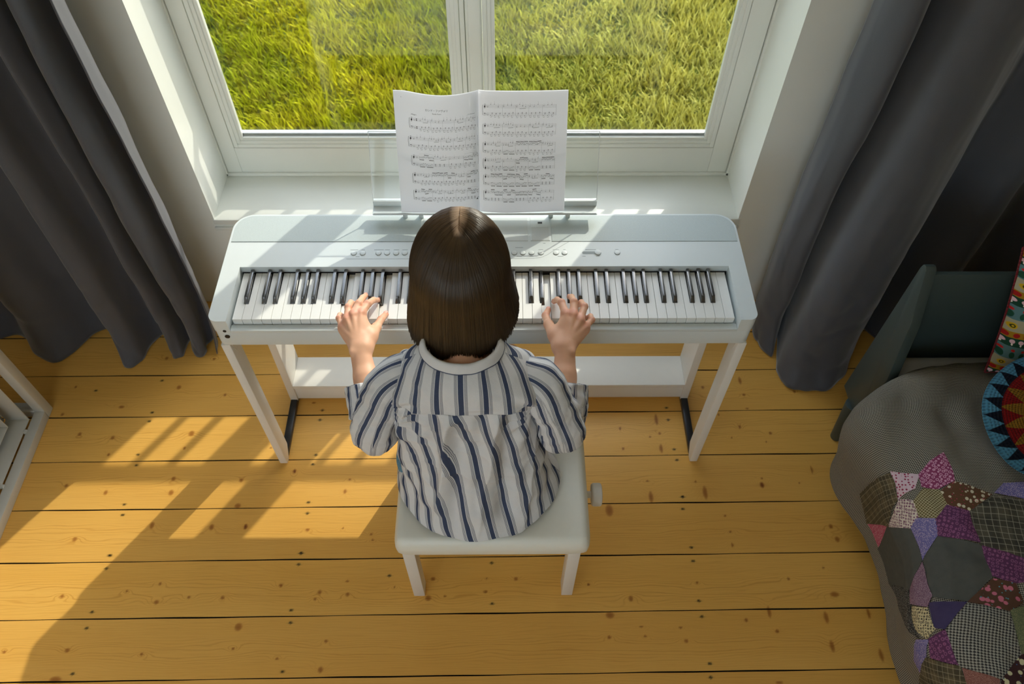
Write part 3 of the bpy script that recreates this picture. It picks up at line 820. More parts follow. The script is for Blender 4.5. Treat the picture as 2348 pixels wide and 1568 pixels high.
# ================================================================== open music book on the rest
def make_book():
    root = empty('sheet_music_book', (-0.075, 1.49, 0.775))
    tag(root, 'open book of piano sheet music leaning on the music rest, white pages', 'sheet music')
    M_paper = plain('white_paper', lin(240, 241, 244), .75, var=.015)
    t = M_paper.node_tree; pb = t.nodes['Principled BSDF']; tl = t.nodes.new('ShaderNodeBsdfTranslucent'); tl.inputs[0].default_value = lin(238, 239, 244)
    mx = t.nodes.new('ShaderNodeMixShader'); mx.inputs[0].default_value = .5
    t.links.new(pb.outputs[0], mx.inputs[1]); t.links.new(tl.outputs[0], mx.inputs[2]); t.links.new(mx.outputs[0], t.nodes['Material Output'].inputs[0])
    M_ink = plain('black_ink', (0.02, 0.02, 0.022, 1), .8)
    M_inkl = plain('thin_staff_ink', (0.16, 0.16, 0.17, 1), .8)
    M_cover = plain('soft_book_cover', lin(206, 196, 200), .5)
    B = Vector((-0.0610, 1.4810, 0.7715)); H = 0.300
    W = {-1: 0.206, 1: 0.219}
    def off(sd, s, t):
        """how far the leaf stands off the leaning plane, towards the reader"""
        w = s * W[sd]
        o = .0035 + .013 * (1 - math.exp(-w / .010)) * math.exp(-w / .12)
        o += .010 * math.sin(min(1, s) * math.pi) * (1.0 if sd < 0 else .5)
        if sd < 0: o += .006 * (t ** 2) * math.exp(-((s - .45) / .3) ** 2)
        o += .004 * (1 - t) * s
        if sd > 0: o += .008 * math.exp(-((s - .3) / .25) ** 2) * (1 - t) ** 3
        return o
    def P(sd, s, t, lift=0.0):
        x = sd * W[sd] * (s - .012 * math.sin(math.pi * s))
        h = t * H
        if sd < 0: h += -.010 * t * math.sin(math.pi * min(1, s * 1.15)) - .0035 * s + .003 * t * s * s
        else: h += .0015 * math.sin(math.pi * s) * -1
        return B + Vector((x + (.004 if sd < 0 else .002) * (t - .5) * s * sd, 0, 0)) + tv * h + nv * (off(sd, s, t) + lift)
    nu, nt = 48, 24
    for sd in (-1, 1):
        V = []; 
        for lay, lift in ((0, 0.0), (1, -.0034)):
            for j in range(nt + 1):
                for i in range(nu + 1):
                    V.append(P(sd, i / nu, j / nt, lift if i > 0 else 0))
        n = (nu + 1) * (nt + 1)
        F = [list(map(int, f)) for f in grid_faces(nu + 1, nt + 1)]      # one leaf, with the block's edges below
        for i in range(nu):
            F.append([i, i + n, i + 1 + n, i + 1]); a = nt * (nu + 1) + i; F.append([a, a + 1, a + 1 + n, a + n])
        for j in range(nt):
            a = j * (nu + 1) + nu; b2 = a + nu + 1; F.append([a, a + n, b2 + n, b2])
        me = npmesh('pages', V, F)
        bm = bmesh.new(); bm.from_mesh(me); bmesh.ops.recalc_face_normals(bm, faces=bm.faces[:]); bm.to_mesh(me); bm.free()
        o = link('pages', me, M_paper, root, smooth=True); me.set_sharp_from_angle(angle=math.radians(40))
    # cover behind the pages
    V = []; F = []
    for sd in (-1, 1):
        base = len(V)
        for j in range(9):
            for i in range(17):
                V.append(P(sd, i / 16 * 1.004, j / 8 * 1.004, -.0040))
        F += [list(map(int, f + base)) for f in grid_faces(17, 9)]
    link('cover', npmesh('cover', V, F), M_paper, root, smooth=True)
    # printed notation: thin flat strips that follow the leaf
    rn = random.Random(11)
    for sd in (-1, 1):
        V = []; F = []; V2 = []; F2 = []
        def quad(x0, y0, x1, y1, w, light=False, nseg=1):
            """stroke in page millimetres from (x0,y0) to (x1,y1); y down from the page top"""
            VV, FF = (V2, F2) if light else (V, F)
            dx, dy = x1 - x0, y1 - y0; L = math.hypot(dx, dy) or 1e-6
            px, py = -dy / L * w / 2, dx / L * w / 2
            for k in range(nseg):
                a, c = k / nseg, (k + 1) / nseg
                b0 = len(VV)
                for (qx, qy) in ((x0 + dx * a + px, y0 + dy * a + py), (x0 + dx * c + px, y0 + dy * c + py), (x0 + dx * c - px, y0 + dy * c - py), (x0 + dx * a - px, y0 + dy * a - py)):
                    s = (qx if sd > 0 else (W[-1] * 1000 - qx)) / (W[sd] * 1000)
                    VV.append(P(sd, min(max(s, 0), 1), 1 - qy / (H * 1000), .00025))
                FF.append([b0, b0 + 1, b0 + 2, b0 + 3])
        def blob(x, y, r, ry=None):
            r *= 1.22; ry = ry * 1.1 if ry else None
            b0 = len(V); n = 8; ry = ry or r * .78
            for k in range(n):
                a = 2 * math.pi * k / n + .4
                qx, qy = x + r * math.cos(a), y - ry * math.sin(a) - .25 * r * math.cos(a)
                s = (qx if sd > 0 else (W[-1] * 1000 - qx)) / (W[sd] * 1000)
                V.append(P(sd, min(max(s, 0), 1), 1 - qy / (H * 1000), .00028))
            F.append(list(range(b0, b0 + n)))
        xa, xb = (29, 203) if sd < 0 else (9, 192)
        ys = [60, 106, 152, 197, 240] if sd < 0 else [32, 78, 123, 163, 204, 244]
        for si, y in enumerate(ys):
            left = xa + (4 if (sd < 0 and si != 1) else 0)
            if sd < 0 and si == 1: left = xa - 1
            for st in (0, 19):
                for l in range(5):
                    quad(left + 3, y + st + l * 1.75, xb, y + st + l * 1.75, .16, True, 24)
            quad(left + 3, y, left + 3, y + 26, .3, True, 2)
            quad(xb, y, xb, y + 26, .3, True, 2)
            # brace
            quad(left + 1.6, y + 1, left + .6, y + 13, .6); quad(left + .6, y + 13, left + 1.6, y + 25, .6)
            # clefs, flats
            blob(left + 7, y + 4.6, 1.5, 2.6); quad(left + 7.4, y - 2.2, left + 6.8, y + 9.6, .5); quad(left + 7.4, y - 2.2, left + 8.4, y + 1, .5); blob(left + 6.6, y + 9.2, .6)
            if sd > 0 and si == 3:
                blob(left + 7, y + 23.6, 1.5, 2.6); quad(left + 7.4, y + 16.8, left + 6.8, y + 28.6, .5)
            else:
                blob(left + 6.2, y + 21, 1.0); quad(left + 6.6, y + 19.6, left + 9, y + 21, .55); quad(left + 9, y + 21, left + 6.2, y + 26, .5); blob(left + 10, y + 20.6, .35); blob(left + 10, y + 22.4, .35)
            for st in (0, 19):
                for f_ in range(3):
                    quad(left + 12.2 + f_ * 1.7, y + st + 1 + (f_ % 2) * 1.6, left + 12.2 + f_ * 1.7, y + st + 5 + (f_ % 2) * 1.6, .2); blob(left + 12.6 + f_ * 1.7, y + st + 4.4 + (f_ % 2) * 1.6, .5)
            if si == 0 and sd < 0:
                for st in (0, 19): blob(left + 19, y + st + 1.8, 1.0, 1.3); blob(left + 19, y + st + 5.2, 1.0, 1.3)
            nb = 5 if not (sd < 0 and si in (2,)) else 4
            x0 = left + 20 + (5 if si == 0 and sd < 0 else 0)
            bl = (xb - x0) / nb
            for b_ in range(nb):
                bx = x0 + b_ * bl
                if b_: quad(bx - .6, y, bx - .6, y + 26, .25, True, 2)
                busy = (si >= (2 if sd < 0 else 2)) and rn.random() < .62
                # right hand
                if busy:
                    for g in range(3):
                        gx = bx + 1.5 + g * (bl - 2) / 3; gw = (bl - 2) / 3 - 1.6
                        sl = rn.uniform(-1.6, 1.6); up = rn.random() < .5
                        yb = y + (9.5 if not up else -3.2)
                        for k in range(4):
                            nx = gx + gw * k / 3; ny = y + 1 + rn.uniform(0, 3.6) + sl * (k / 3)
                            blob(nx, ny, .72); quad(nx + (.6 if up else -.6), ny, nx + (.6 if up else -.6), yb + sl * k / 3, .18)
                        for bb in (0, 1.1):
                            quad(gx - .6, yb + bb, gx + gw + .4, yb + sl + bb, .68)
                    if rn.random() < .5:
                        quad(bx + 1, y - 4, bx + bl / 2, y - 6.2, .2, True, 3); quad(bx + bl / 2, y - 6.2, bx + bl - 1, y - 4, .2, True, 3)
                else:
                    n_ = rn.choice((3, 4, 5))
                    run = []
                    for k in range(n_):
                        nx = bx + 2 + (bl - 4) * k / n_ + rn.uniform(0, .8); ny = y + rn.uniform(-2, 6)
                        blob(nx, ny, .75); quad(nx + .6, ny, nx + .6, ny - 5, .2); run.append((nx, ny))
                        if rn.random() < .5: blob(nx, ny + 2.2, .7)
                        if rn.random() < .4: blob(nx, ny - 6.4, .3)
                    if n_ > 3:
                        quad(run[-3][0], y + 9, run[-1][0] + .6, y + 8, .6)
                # left hand
                yl = y + 19
                mode = rn.random()
                if mode < .55 or si < 2:
                    for k in range(3):
                        nx = bx + 2 + (bl - 3) * k / 3
                        lo = yl + 6 + rn.uniform(-1, 2); hi = yl + rn.uniform(-1.5, 1)
                        blob(nx, lo, .75); quad(nx - .6, lo, nx - .6, lo + 4, .2); quad(nx - .6, lo + 4, nx + 3.4, lo + 3.4, .5); quad(nx + 3.4, lo + 3.4, nx + 3.4, hi, .2)
                        blob(nx + 4.0, hi, .75); blob(nx + 4.0, hi + 1.7, .7)
                elif mode < .8:
                    for k in range(8):
                        nx = bx + 2 + (bl - 4) * k / 8; ny = yl + 2 + 2.2 * math.sin(k * 1.1 + si)
                        blob(nx, ny, .7); quad(nx - .6, ny, nx - .6, yl + 8.5, .18)
                    for bb in (0, 1.1):
                        quad(bx + 1.4, yl + 8.5 + bb, bx + 1.4 + (bl - 4) * 3 / 8, yl + 8.3 + bb, .65); quad(bx + 1.4 + (bl - 4) / 2, yl + 8.4 + bb, bx + bl - 3, yl + 8.6 + bb, .65)
                else:
                    for k in (0, 1, 2):
                        nx = bx + 3 + k * (bl - 5) / 3
                        for c_ in range(3): blob(nx, yl + c_ * 2.4, .8)
                        quad(nx + .7, yl - 1, nx + .7, yl + 7, .2)
        if sd > 0:
            quad(0, 0, 0, 0, .01)
        else:
            # little page-turn arrow low on the right
            quad(197, 268, 201, 262, .8); blob(199.5, 266.5, 1.5); quad(201, 262, 203, 264, .6); blob(202, 268, .6)
            quad(17, 13, 18.5, 14.5, .5)
        me = bpy.data.meshes.new('notation')
        allV = V + V2; allF = F + [[i + len(V) for i in f] for f in F2]
        me.from_pydata([tuple(v) for v in allV], [], allF); me.update()
        mi = np.zeros(len(allF), dtype=np.int32); mi[len(F):] = 1
        o = link('printed_notation', me, [M_ink, M_inkl], root)
        me.polygons.foreach_set('material_index', mi)
    # printed words
    def words(txt, xc, y, size, anchor='CENTER'):
        cu = bpy.data.curves.new('t', 'FONT'); cu.body = txt; cu.size = size; cu.align_x = anchor; cu.resolution_u = 3
        ob = bpy.data.objects.new('t', cu); COL.objects.link(ob)
        dg = bpy.context.evaluated_depsgraph_get(); dg.update()
        me = bpy.data.meshes.new_from_object(ob.evaluated_get(dg))
        bpy.data.objects.remove(ob)
        bm = bmesh.new(); bm.from_mesh(me); bpy.data.meshes.remove(me)
        for v in bm.verts:
            qx = xc + v.co.x * 1000; qy = y - v.co.y * 1000
            s = (W[-1] * 1000 - qx) / (W[-1] * 1000)
            v.co = P(-1, min(max(s, 0), 1), 1 - qy / (H * 1000), .00026)
        me = bpy.data.meshes.new('printed_words'); bm.to_mesh(me); bm.free()
        link('printed_words', me, M_ink, root)
    words('ロンド・ファヴォリ', 102, 39, .0062)
    words('Rondo Favori', 102, 46, .0040)
    words('Allegro', 46, 53, .0044)
    words('J. N. Hummel', 196, 52, .0032, 'RIGHT')
make_book()

# ================================================================== curtains
def curtain_mat():
    m = NT('heavy_grey_velour')
    v = m.geo()
    nz = m.noise(v, 900, 2)
    m.set(color=m.mix(nz.outputs[0], lin(72, 74, 80), lin(88, 90, 97)), rough=.8, sheen=.35)
    m.b.inputs['Sheen Roughness'].default_value = .4
    m.bump(nz.outputs[0], .15, .0005)
    return m.m
M_curtain = curtain_mat()
def catmull(pts, n):
    P = np.array(pts, float); out = []
    Q = np.vstack([2 * P[0] - P[1], P, 2 * P[-1] - P[-2]])
    seg = len(P) - 1
    for k in range(n):
        t = k / (n - 1) * seg; i = min(int(t), seg - 1); u = t - i
        p0, p1, p2, p3 = Q[i], Q[i + 1], Q[i + 2], Q[i + 3]
        out.append(.5 * ((2 * p1) + (-p0 + p2) * u + (2 * p0 - 5 * p1 + 4 * p2 - p3) * u * u + (-p0 + 3 * p1 - 3 * p2 + p3) * u ** 3))
    return np.array(out)
def curtain(name, label, plan_lo, plan_hi, seed, lift=0.0):
    nu, nz_ = 260, 90
    A = catmull(plan_lo, nu); Bp = catmull(plan_hi, nu)
    V = []
    zs = np.concatenate([np.linspace(0.004, .45, 40), np.linspace(.47, 2.52, 50)])
    for z in zs:
        f = min(1, max(0, z / 2.5)); f = f ** .8
        for i in range(nu):
            p = A[i] * (1 - f) + Bp[i] * f
            w = fbm(i * .022 + seed, z * 1.6, seed * 1.7, 3)
            x = p[0] + .012 * w; y = p[1] + .022 * fbm(i * .03 + 9 + seed, z * 1.1, 3.1, 2) + .005 * fbm(i * .09 + z * 5, z * 6 - i * .03, 6.6 + seed, 2) + .006 * max(0, 1 - z / .7) * (1 - min(1, abs(noise.noise(Vector((i * .045 + z * 3, z * 7, seed)))) * 4))
            zz = z
            if z < .16:
                k = (1 - z / .16)
                y -= .030 * k * k * (1.0 + .9 * fbm(i * .06 + seed, 5.5, 0, 2)); x += .015 * k * fbm(i * .05, 2.2 + seed, 0, 2)
                zz = z + .012 * k * max(0, fbm(i * .07 + seed * 2, 1.1, 0, 2))
            V.append((x, y, max(zz, .003)))
    n = len(V)
    V2 = np.array(V)
    F = grid_faces(nu, nz_)
    me = npmesh(name, V2, F)
    o = link(name, me, M_curtain, None, smooth=True)
    md = o.modifiers.new('thickness', 'SOLIDIFY'); md.thickness = .004; md.offset = 0
    tag(o, label, 'curtain')
    return o
curtain('curtain', 'long grey curtain in deep folds at the left of the window, hem on the floor',
        [(-0.985, 1.600), (-0.993, 1.645), (-1.008, 1.672), (-1.024, 1.645), (-1.028, 1.590), (-1.048, 1.558), (-1.072, 1.600), (-1.085, 1.655), (-1.108, 1.650), (-1.115, 1.595), (-1.138, 1.572), (-1.165, 1.64), (-1.205, 1.67), (-1.235, 1.62), (-1.250, 1.56), (-1.290, 1.545), (-1.318, 1.60), (-1.335, 1.66), (-1.38, 1.70), (-1.44, 1.66), (-1.50, 1.58), (-1.57, 1.56), (-1.64, 1.62), (-1.70, 1.69), (-1.80, 1.66), (-1.92, 1.58), (-2.05, 1.66), (-2.12, 1.62)],
        [(-0.985, 1.620), (-0.995, 1.665), (-1.010, 1.692), (-1.027, 1.665), (-1.032, 1.610), (-1.052, 1.580), (-1.076, 1.620), (-1.090, 1.675), (-1.113, 1.670), (-1.120, 1.615), (-1.143, 1.592), (-1.170, 1.66), (-1.210, 1.69), (-1.240, 1.64), (-1.256, 1.585), (-1.296, 1.570), (-1.325, 1.62), (-1.345, 1.68), (-1.42, 1.71), (-1.47, 1.68), (-1.53, 1.61), (-1.59, 1.60), (-1.66, 1.66), (-1.72, 1.71), (-1.80, 1.68), (-1.92, 1.60), (-2.05, 1.68), (-2.12, 1.64)], 2.0)
curtain('curtain', 'long grey curtain at the right of the window, reaching behind the bed',
        [(0.880, 1.720), (0.872, 1.66), (0.885, 1.61), (0.915, 1.585), (0.945, 1.63), (0.955, 1.71), (0.965, 1.66), (0.940, 1.55), (0.925, 1.475), (0.960, 1.430), (1.030, 1.435), (1.110, 1.46), (1.180, 1.52), (1.225, 1.60), (1.270, 1.70), (1.34, 1.62), (1.41, 1.60), (1.48, 1.69), (1.57, 1.73), (1.67, 1.66), (1.78, 1.60), (1.9, 1.68), (2.05, 1.72), (2.2, 1.62), (2.32, 1.66)],
        [(0.850, 1.735), (0.858, 1.69), (0.880, 1.655), (0.915, 1.625), (0.955, 1.64), (0.985, 1.71), (1.02, 1.72), (1.045, 1.65), (1.07, 1.58), (1.11, 1.55), (1.15, 1.58), (1.19, 1.64), (1.23, 1.70), (1.28, 1.73), (1.34, 1.69), (1.40, 1.62), (1.47, 1.62), (1.53, 1.70), (1.61, 1.73), (1.70, 1.67), (1.80, 1.62), (1.92, 1.69), (2.05, 1.73), (2.2, 1.64), (2.32, 1.67)], 5.0)

# ================================================================== white steel frame at the left edge
fr = empty('metal_storage_frame', (-1.51, 1.1, 0))
tag(fr, 'white steel framed shelf unit standing on the floor at the left edge', 'metal frame')
FX = -1.487
def tube_rect(name, xa, xb, ya, yb, za, zb, w, parent, r=.002):
    q = MB()
    q.box(xa, xb, ya, ya + w, za, zb, r); q.box(xa, xb, yb - w, yb, za, zb, r)
    q.box(xa + .0005, xb - .0005, ya + w, yb - w, za, za + w, r); q.box(xa + .0005, xb - .0005, ya + w, yb - w, zb - w, zb, r)
    return q.build(name, M_framemetal, parent)
tube_rect('outer_frame', FX - .034, FX, 0.55, 1.356, 0.0, 0.92, .034, fr)
inn = tube_rect('inner_frame', FX - .112, FX - .037, 0.59, 1.292, 0.035, 0.875, .0035, fr, .001)
q = MB(); q.box(FX - .118, FX - .114, 0.595, 1.287, 0.040, 0.87); q.build('back_panel', plain('grey_sheet_metal', lin(150, 152, 152), .45), fr)
tube_rect('drawer_edge', FX - .113, FX - .072, 0.62, 1.246, 0.066, 0.845, .003, fr, .001)
tube_rect('rear_frame', FX - .40, FX - .366, 0.55, 1.356, 0.0, 0.92, .034, fr)
for (y, z) in ((0.55, 0.0), (1.322, 0.0), (0.55, 0.886), (1.322, 0.886)):
    q = MB(); q.box(FX - .367, FX - .033, y, y + .034, z, z + .034, .002); q.build('cross_tube', M_framemetal, fr)
for y in (0.82, 1.05, 1.24):
    q = MB(); q.box(FX - .040, FX - .030, y, y + .012, .030, .040, .001); q.build('hinge_clip', M_framemetal, fr)

# ================================================================== bed at the right edge
M_bed = plain('dark_green_grey_lacquer', lin(56, 68, 67), .45, var=.04)
bed = empty('daybed', (1.5, 0.8, 0))
tag(bed, 'dark green-grey bed with a slanted side cheek and a pale mattress', 'bed')
cheek = [(1.306, 0.193), (1.304, 0.742), (1.300, 0.758), (1.290, 0.763), (1.279, 0.757), (1.271, 0.74), (1.215, 0.612), (1.170, 0.43), (1.178, 0.193)]
for x0 in (1.05, 2.02):
    q = MB(); q.prism(cheek, 'x', x0, x0 + .028, .003); q.build('end_cheek', M_bed, bed)
q = MB(); q.prism([(1.262, .20), (1.288, .20), (1.288, .745), (1.274, .745)], 'x', 1.078, 2.02, .002); q.build('headboard', M_bed, bed)
q = MB(); q.box(1.052, 1.076, -0.75, 1.10, .20, .30, .003); q.build('side_rail', M_bed, bed)
q = MB(); q.box(2.024, 2.046, -0.75, 1.10, .20, .30, .003); q.build('side_rail', M_bed, bed)
q = MB(); q.box(1.05, 2.048, -0.78, -0.75, .19, .42, .003); q.build('footboard', M_bed, bed)
q = MB(); q.box(1.076, 2.024, -0.75, 1.26, .21, .23); q.build('slat_base', M_bed, bed)
for (x, y) in ((1.062, 1.235), (2.036, 1.235), (1.062, -0.72), (2.036, -0.72)):
    q = MB(); q.cyl((x + .012, y, 0.0), (x, y, .20), .018, .026, seg=24, bevel=.002); q.build('leg', M_bed, bed)
M_matt = plain('pale_grey_mattress_cloth', lin(176, 176, 172), .9, var=.03, bump=.2, nscale=80)
q = MB(); q.box(1.080, 2.018, -0.74, 1.258, .231, .432, .03, 4); q.build('mattress', M_matt, bed)

# ---- the quilt
def smooth(a, b, t):
    t = min(1, max(0, (t - a) / (b - a))); return t * t * (3 - 2 * t)
def quilt_base(s, y):
    """s: metres of cloth measured from the outer hem inwards and up; returns x, z"""
    prof = [(0.915, .105), (0.905, .19), (0.885, .27), (0.868, .345), (0.867, .395), (0.883, .440), (0.915, .468), (0.96, .484), (1.02, .492), (1.2, .497), (1.6, .50), (2.06, .50)]
    L = [0]
    for a, c in zip(prof, prof[1:]): L.append(L[-1] + math.hypot(c[0] - a[0], c[1] - a[1]))
    s = min(max(s, 0), L[-1])
    for k in range(len(L) - 1):
        if s <= L[k + 1]:
            t = (s - L[k]) / (L[k + 1] - L[k])
            return prof[k][0] + t * (prof[k + 1][0] - prof[k][0]), prof[k][1] + t * (prof[k + 1][1] - prof[k][1])
    return prof[-1]
QN = 150; QM = 210
QL = 1.62
def quilt_point(s, y):
    x, z = quilt_base(s, y)
    # head end: the corner is rounded in plan and rolls down
    t = smooth(.93, 1.235, y)
    if y > .93:
        dx = .30 * max(0, (y - .955) / .27) ** 2.1
        x += dx * max(0, 1 - (x - .86) / 1.2)
    z -= .055 * smooth(1.12, 1.235, y) ** 2
    z -= .02 * smooth(1.20, 1.235, y)
    # wavy outer side
    wv = .012 * math.sin(y * 8.5 + .6) + .010 * math.sin(y * 17 + 2)
    side = max(0, 1 - max(0, x - .86) / .16)
    x += (wv + .010 * fbm(y * 5, z * 3, 1.2, 2)) * side + .0
    x += (.100 * smooth(1.13, .84, y)) * smooth(1.9, 1.0, x)
    # soft wrinkles
    z += .010 * fbm(x * 5, y * 5, .3, 3) + .004 * fbm(x * 16, y * 14, 4.3, 2)
    r = math.hypot(x - 1.30, y - .98)
    z += .004 * math.sin(r * 60 + 3 * fbm(x * 4, y * 4, 2, 2)) * smooth(.55, .2, abs(y - .95)) * smooth(1.5, 1.0, x)
    z += .03 * smooth(.42, .5, z) * (0.35 + .5 * fbm(x * 2.2 + 3, y * 2.4, 7.7, 2))
    return Vector((x, y, max(z, .02)))
def houndstooth(name, c1, c2, sc):
    m = NT(name)
    uv = m.attr('qc').outputs['Vector']
    a = m.math('SINE', m.math('MULTIPLY', m.sepx(uv, 0), sc)); b_ = m.math('SINE', m.math('MULTIPLY', m.sepx(uv, 1), sc))
    d = m.math('SINE', m.math('MULTIPLY', m.math('ADD', m.sepx(uv, 0), m.sepx(uv, 1)), sc * 2))
    f = m.ramp_f(m.math('ADD', m.math('ADD', a, b_), m.math('MULTIPLY', d, .5)), -.3, .3)
    nz = m.noise(m.geo(), 30, 2)
    m.set(color=m.mix(m.math('MULTIPLY', nz.outputs[0], .3), m.mix(f, c1, c2), lin(120, 112, 96)), rough=.95, spec=.2)
    return m.m
M_hound = houndstooth('fine_houndstooth_wool', lin(16, 16, 22), lin(168, 162, 148), 1500)
M_hound2 = houndstooth('coarse_houndstooth_wool', lin(22, 24, 34), lin(160, 157, 146), 1080)
quilt = None
def make_quilt():
    global quilt
    V = []; qc = []
    y0, y1 = -.35, 1.235
    for j in range(QM):
        # the cloth also rolls under at its head end
        y = y0 + (y1 - y0) * j / (QM - 1)
        for i in range(QN):
            s = QL * (i / (QN - 1)) ** 1.25
            p = quilt_point(s, y); V.append(p); qc.append((s, y, 0))
    # tuck at the head end
    for k, (dy, dz) in enumerate(((.006, -.012), (.004, -.03), (-.01, -.04))):
        for i in range(QN):
            p = V[(QM - 1) * QN + i]
            V.append(Vector((p.x, p.y + dy, max(p.z + dz, .02)))); s = QL * (i / (QN - 1)) ** 1.25; qc.append((s, y1 + .012 * (k + 1), 0))
    me = npmesh('quilt', V, grid_faces(QN, QM + 3))
    a = me.attributes.new('qc', 'FLOAT_VECTOR', 'POINT'); a.data.foreach_set('vector', np.array(qc, dtype=np.float32).ravel())
    o = link('patchwork_quilt', me, M_hound, None, smooth=True)
    md = o.modifiers.new('thickness', 'SOLIDIFY'); md.thickness = .006; md.offset = -1
    tag(o, 'patchwork quilt of tweed and floral patches spread over the bed', 'quilt')
    quilt = o
make_quilt()
from mathutils.bvhtree import BVHTree
_q_bvh = BVHTree.FromPolygons([v.co[:] for v in quilt.data.vertices], [list(p.vertices) for p in quilt.data.polygons])
def cloth_mat(kind, name, a, b_, c_=None, sc=1.0):
    m = NT(name); v = m.attr('pc').outputs['Vector']
    nz = m.noise(v, 60, 2)
    if kind == 'dots':
        vo = m.n('ShaderNodeTexVoronoi'); vo.inputs['Scale'].default_value = 190 * sc; vo.inputs['Randomness'].default_value = .45; m.l(v, vo.inputs['Vector'])
        col = m.mix(m.ramp_f(vo.outputs['Distance'], .34, .30), a, b_)
    elif kind == 'rings':
        vo = m.n('ShaderNodeTexVoronoi'); vo.inputs['Scale'].default_value = 120 * sc; vo.inputs['Randomness'].default_value = .35; m.l(v, vo.inputs['Vector'])
        ab = m.math('ABSOLUTE', m.math('SUBTRACT', vo.outputs['Distance'], .32))
        col = m.mix(m.ramp_f(ab, .12, .06), a, b_)
        if c_: col = m.mix(m.ramp_f(vo.outputs['Distance'], .16, .10), col, c_)
    elif kind == 'floral':
        vo = m.n('ShaderNodeTexVoronoi'); vo.inputs['Scale'].default_value = 85 * sc; vo.inputs['Randomness'].default_value = .9; m.l(v, vo.inputs['Vector'])
        vo2 = m.n('ShaderNodeTexVoronoi'); vo2.inputs['Scale'].default_value = 140 * sc; m.l(v, vo2.inputs['Vector'])
        col = m.mix(m.ramp_f(vo.outputs['Distance'], .40, .34), a, b_)
        col = m.mix(m.ramp_f(vo2.outputs['Distance'], .20, .15), col, c_ or b_)
    elif kind == 'plaid':
        def band(i, f, lo, hi):
            return m.ramp_f(m.math('SINE', m.math('MULTIPLY', m.sepx(v, i), f)), lo, hi)
        col = m.mix(m.math('MULTIPLY', band(0, 150 * sc, .0, .3), .5), a, b_); col = m.mix(m.math('MULTIPLY', band(1, 150 * sc, .0, .3), .5), col, b_)
        col = m.mix(m.math('MULTIPLY', band(0, 520 * sc, .90, .97), .45), col, c_); col = m.mix(m.math('MULTIPLY', band(1, 520 * sc, .90, .97), .45), col, c_)
    elif kind == 'lattice':
        s1 = m.math('SINE', m.math('MULTIPLY', m.math('ADD', m.sepx(v, 0), m.sepx(v, 1)), 420 * sc)); s2 = m.math('SINE', m.math('MULTIPLY', m.math('SUBTRACT', m.sepx(v, 0), m.sepx(v, 1)), 420 * sc))
        f = m.math('MINIMUM', m.math('ABSOLUTE', s1), m.math('ABSOLUTE', s2))
        col = m.mix(m.ramp_f(f, .28, .16), a, b_)
    else:
        col = m.mix(nz.outputs[0], a, b_)
    col = m.mix(m.math('MULTIPLY', nz.outputs[0], .12), col, lin(90, 86, 80))
    m.set(color=col, rough=.95, spec=.2)
    m.bump(m.noise(v, 400, 2).outputs[0], .3, .0006)
    return m.m
CM = dict(
    A=cloth_mat('dots', 'pale_pink_dotted_cotton', lin(214, 188, 198), lin(150, 50, 80), sc=.7),
    B=cloth_mat('rings', 'magenta_ring_cotton', lin(140, 62, 100), lin(214, 160, 186)),
    C=cloth_mat('floral', 'brown_blossom_cotton', lin(96, 66, 44), lin(206, 196, 170), lin(180, 60, 90)),
    D=cloth_mat('lattice', 'olive_lattice_cotton', lin(104, 92, 56), lin(212, 204, 168)),
    E=cloth_mat('rings', 'cream_purple_print_cotton', lin(216, 204, 192), lin(120, 70, 100), lin(60, 30, 60), sc=1.2),
    F=cloth_mat('dots', 'violet_speckled_cotton', lin(112, 106, 158), lin(196, 180, 196), sc=1.7),
    G=cloth_mat('rings', 'plum_circle_cotton', lin(92, 50, 86), lin(140, 86, 124), sc=.9),
    H=cloth_mat('plaid', 'brown_plaid_wool', lin(96, 86, 62), lin(58, 52, 38), lin(170, 160, 134)),
    I=cloth_mat('plain', 'charcoal_felt', lin(74, 76, 72), lin(88, 88, 82)),
    J=cloth_mat('dots', 'rose_print_cotton', lin(180, 84, 110), lin(220, 180, 186), sc=1.4),
    L=cloth_mat('plaid', 'grey_plaid_wool', lin(84, 80, 66), lin(50, 48, 42), lin(176, 170, 152), sc=.8),
    O=cloth_mat('floral', 'brown_pink_flower_cotton', lin(88, 60, 44), lin(200, 110, 130), lin(90, 150, 160), sc=.8),
    P=cloth_mat('dots', 'black_white_tweed', lin(40, 40, 40), lin(170, 168, 160), sc=2.4),
    Q=cloth_mat('dots', 'mauve_pin_dot_cotton', lin(120, 90, 110), lin(190, 168, 176), sc=2.6),
    R=cloth_mat('plain', 'deep_indigo_cotton', lin(58, 50, 84), lin(70, 60, 98)),
    S=cloth_mat('rings', 'cream_ring_cotton', lin(204, 190, 148), lin(60, 54, 50), sc=1.3),
    Y=cloth_mat('dots', 'green_speckled_cotton', lin(96, 106, 76), lin(160, 150, 110), sc=3),
    Z=cloth_mat('floral', 'dark_paisley_cotton', lin(60, 34, 34), lin(196, 190, 150), lin(60, 90, 130), sc=.9),
    X=cloth_mat('dots', 'rust_pin_dot_cotton', lin(130, 84, 74), lin(170, 130, 116), sc=2.6))
CM['K'] = CM['I']; CM['M'] = CM['F']; CM['N'] = CM['G']; CM['T'] = M_hound2; CM['U'] = CM['F']; CM['V'] = CM['G']; CM['W'] = CM['H']
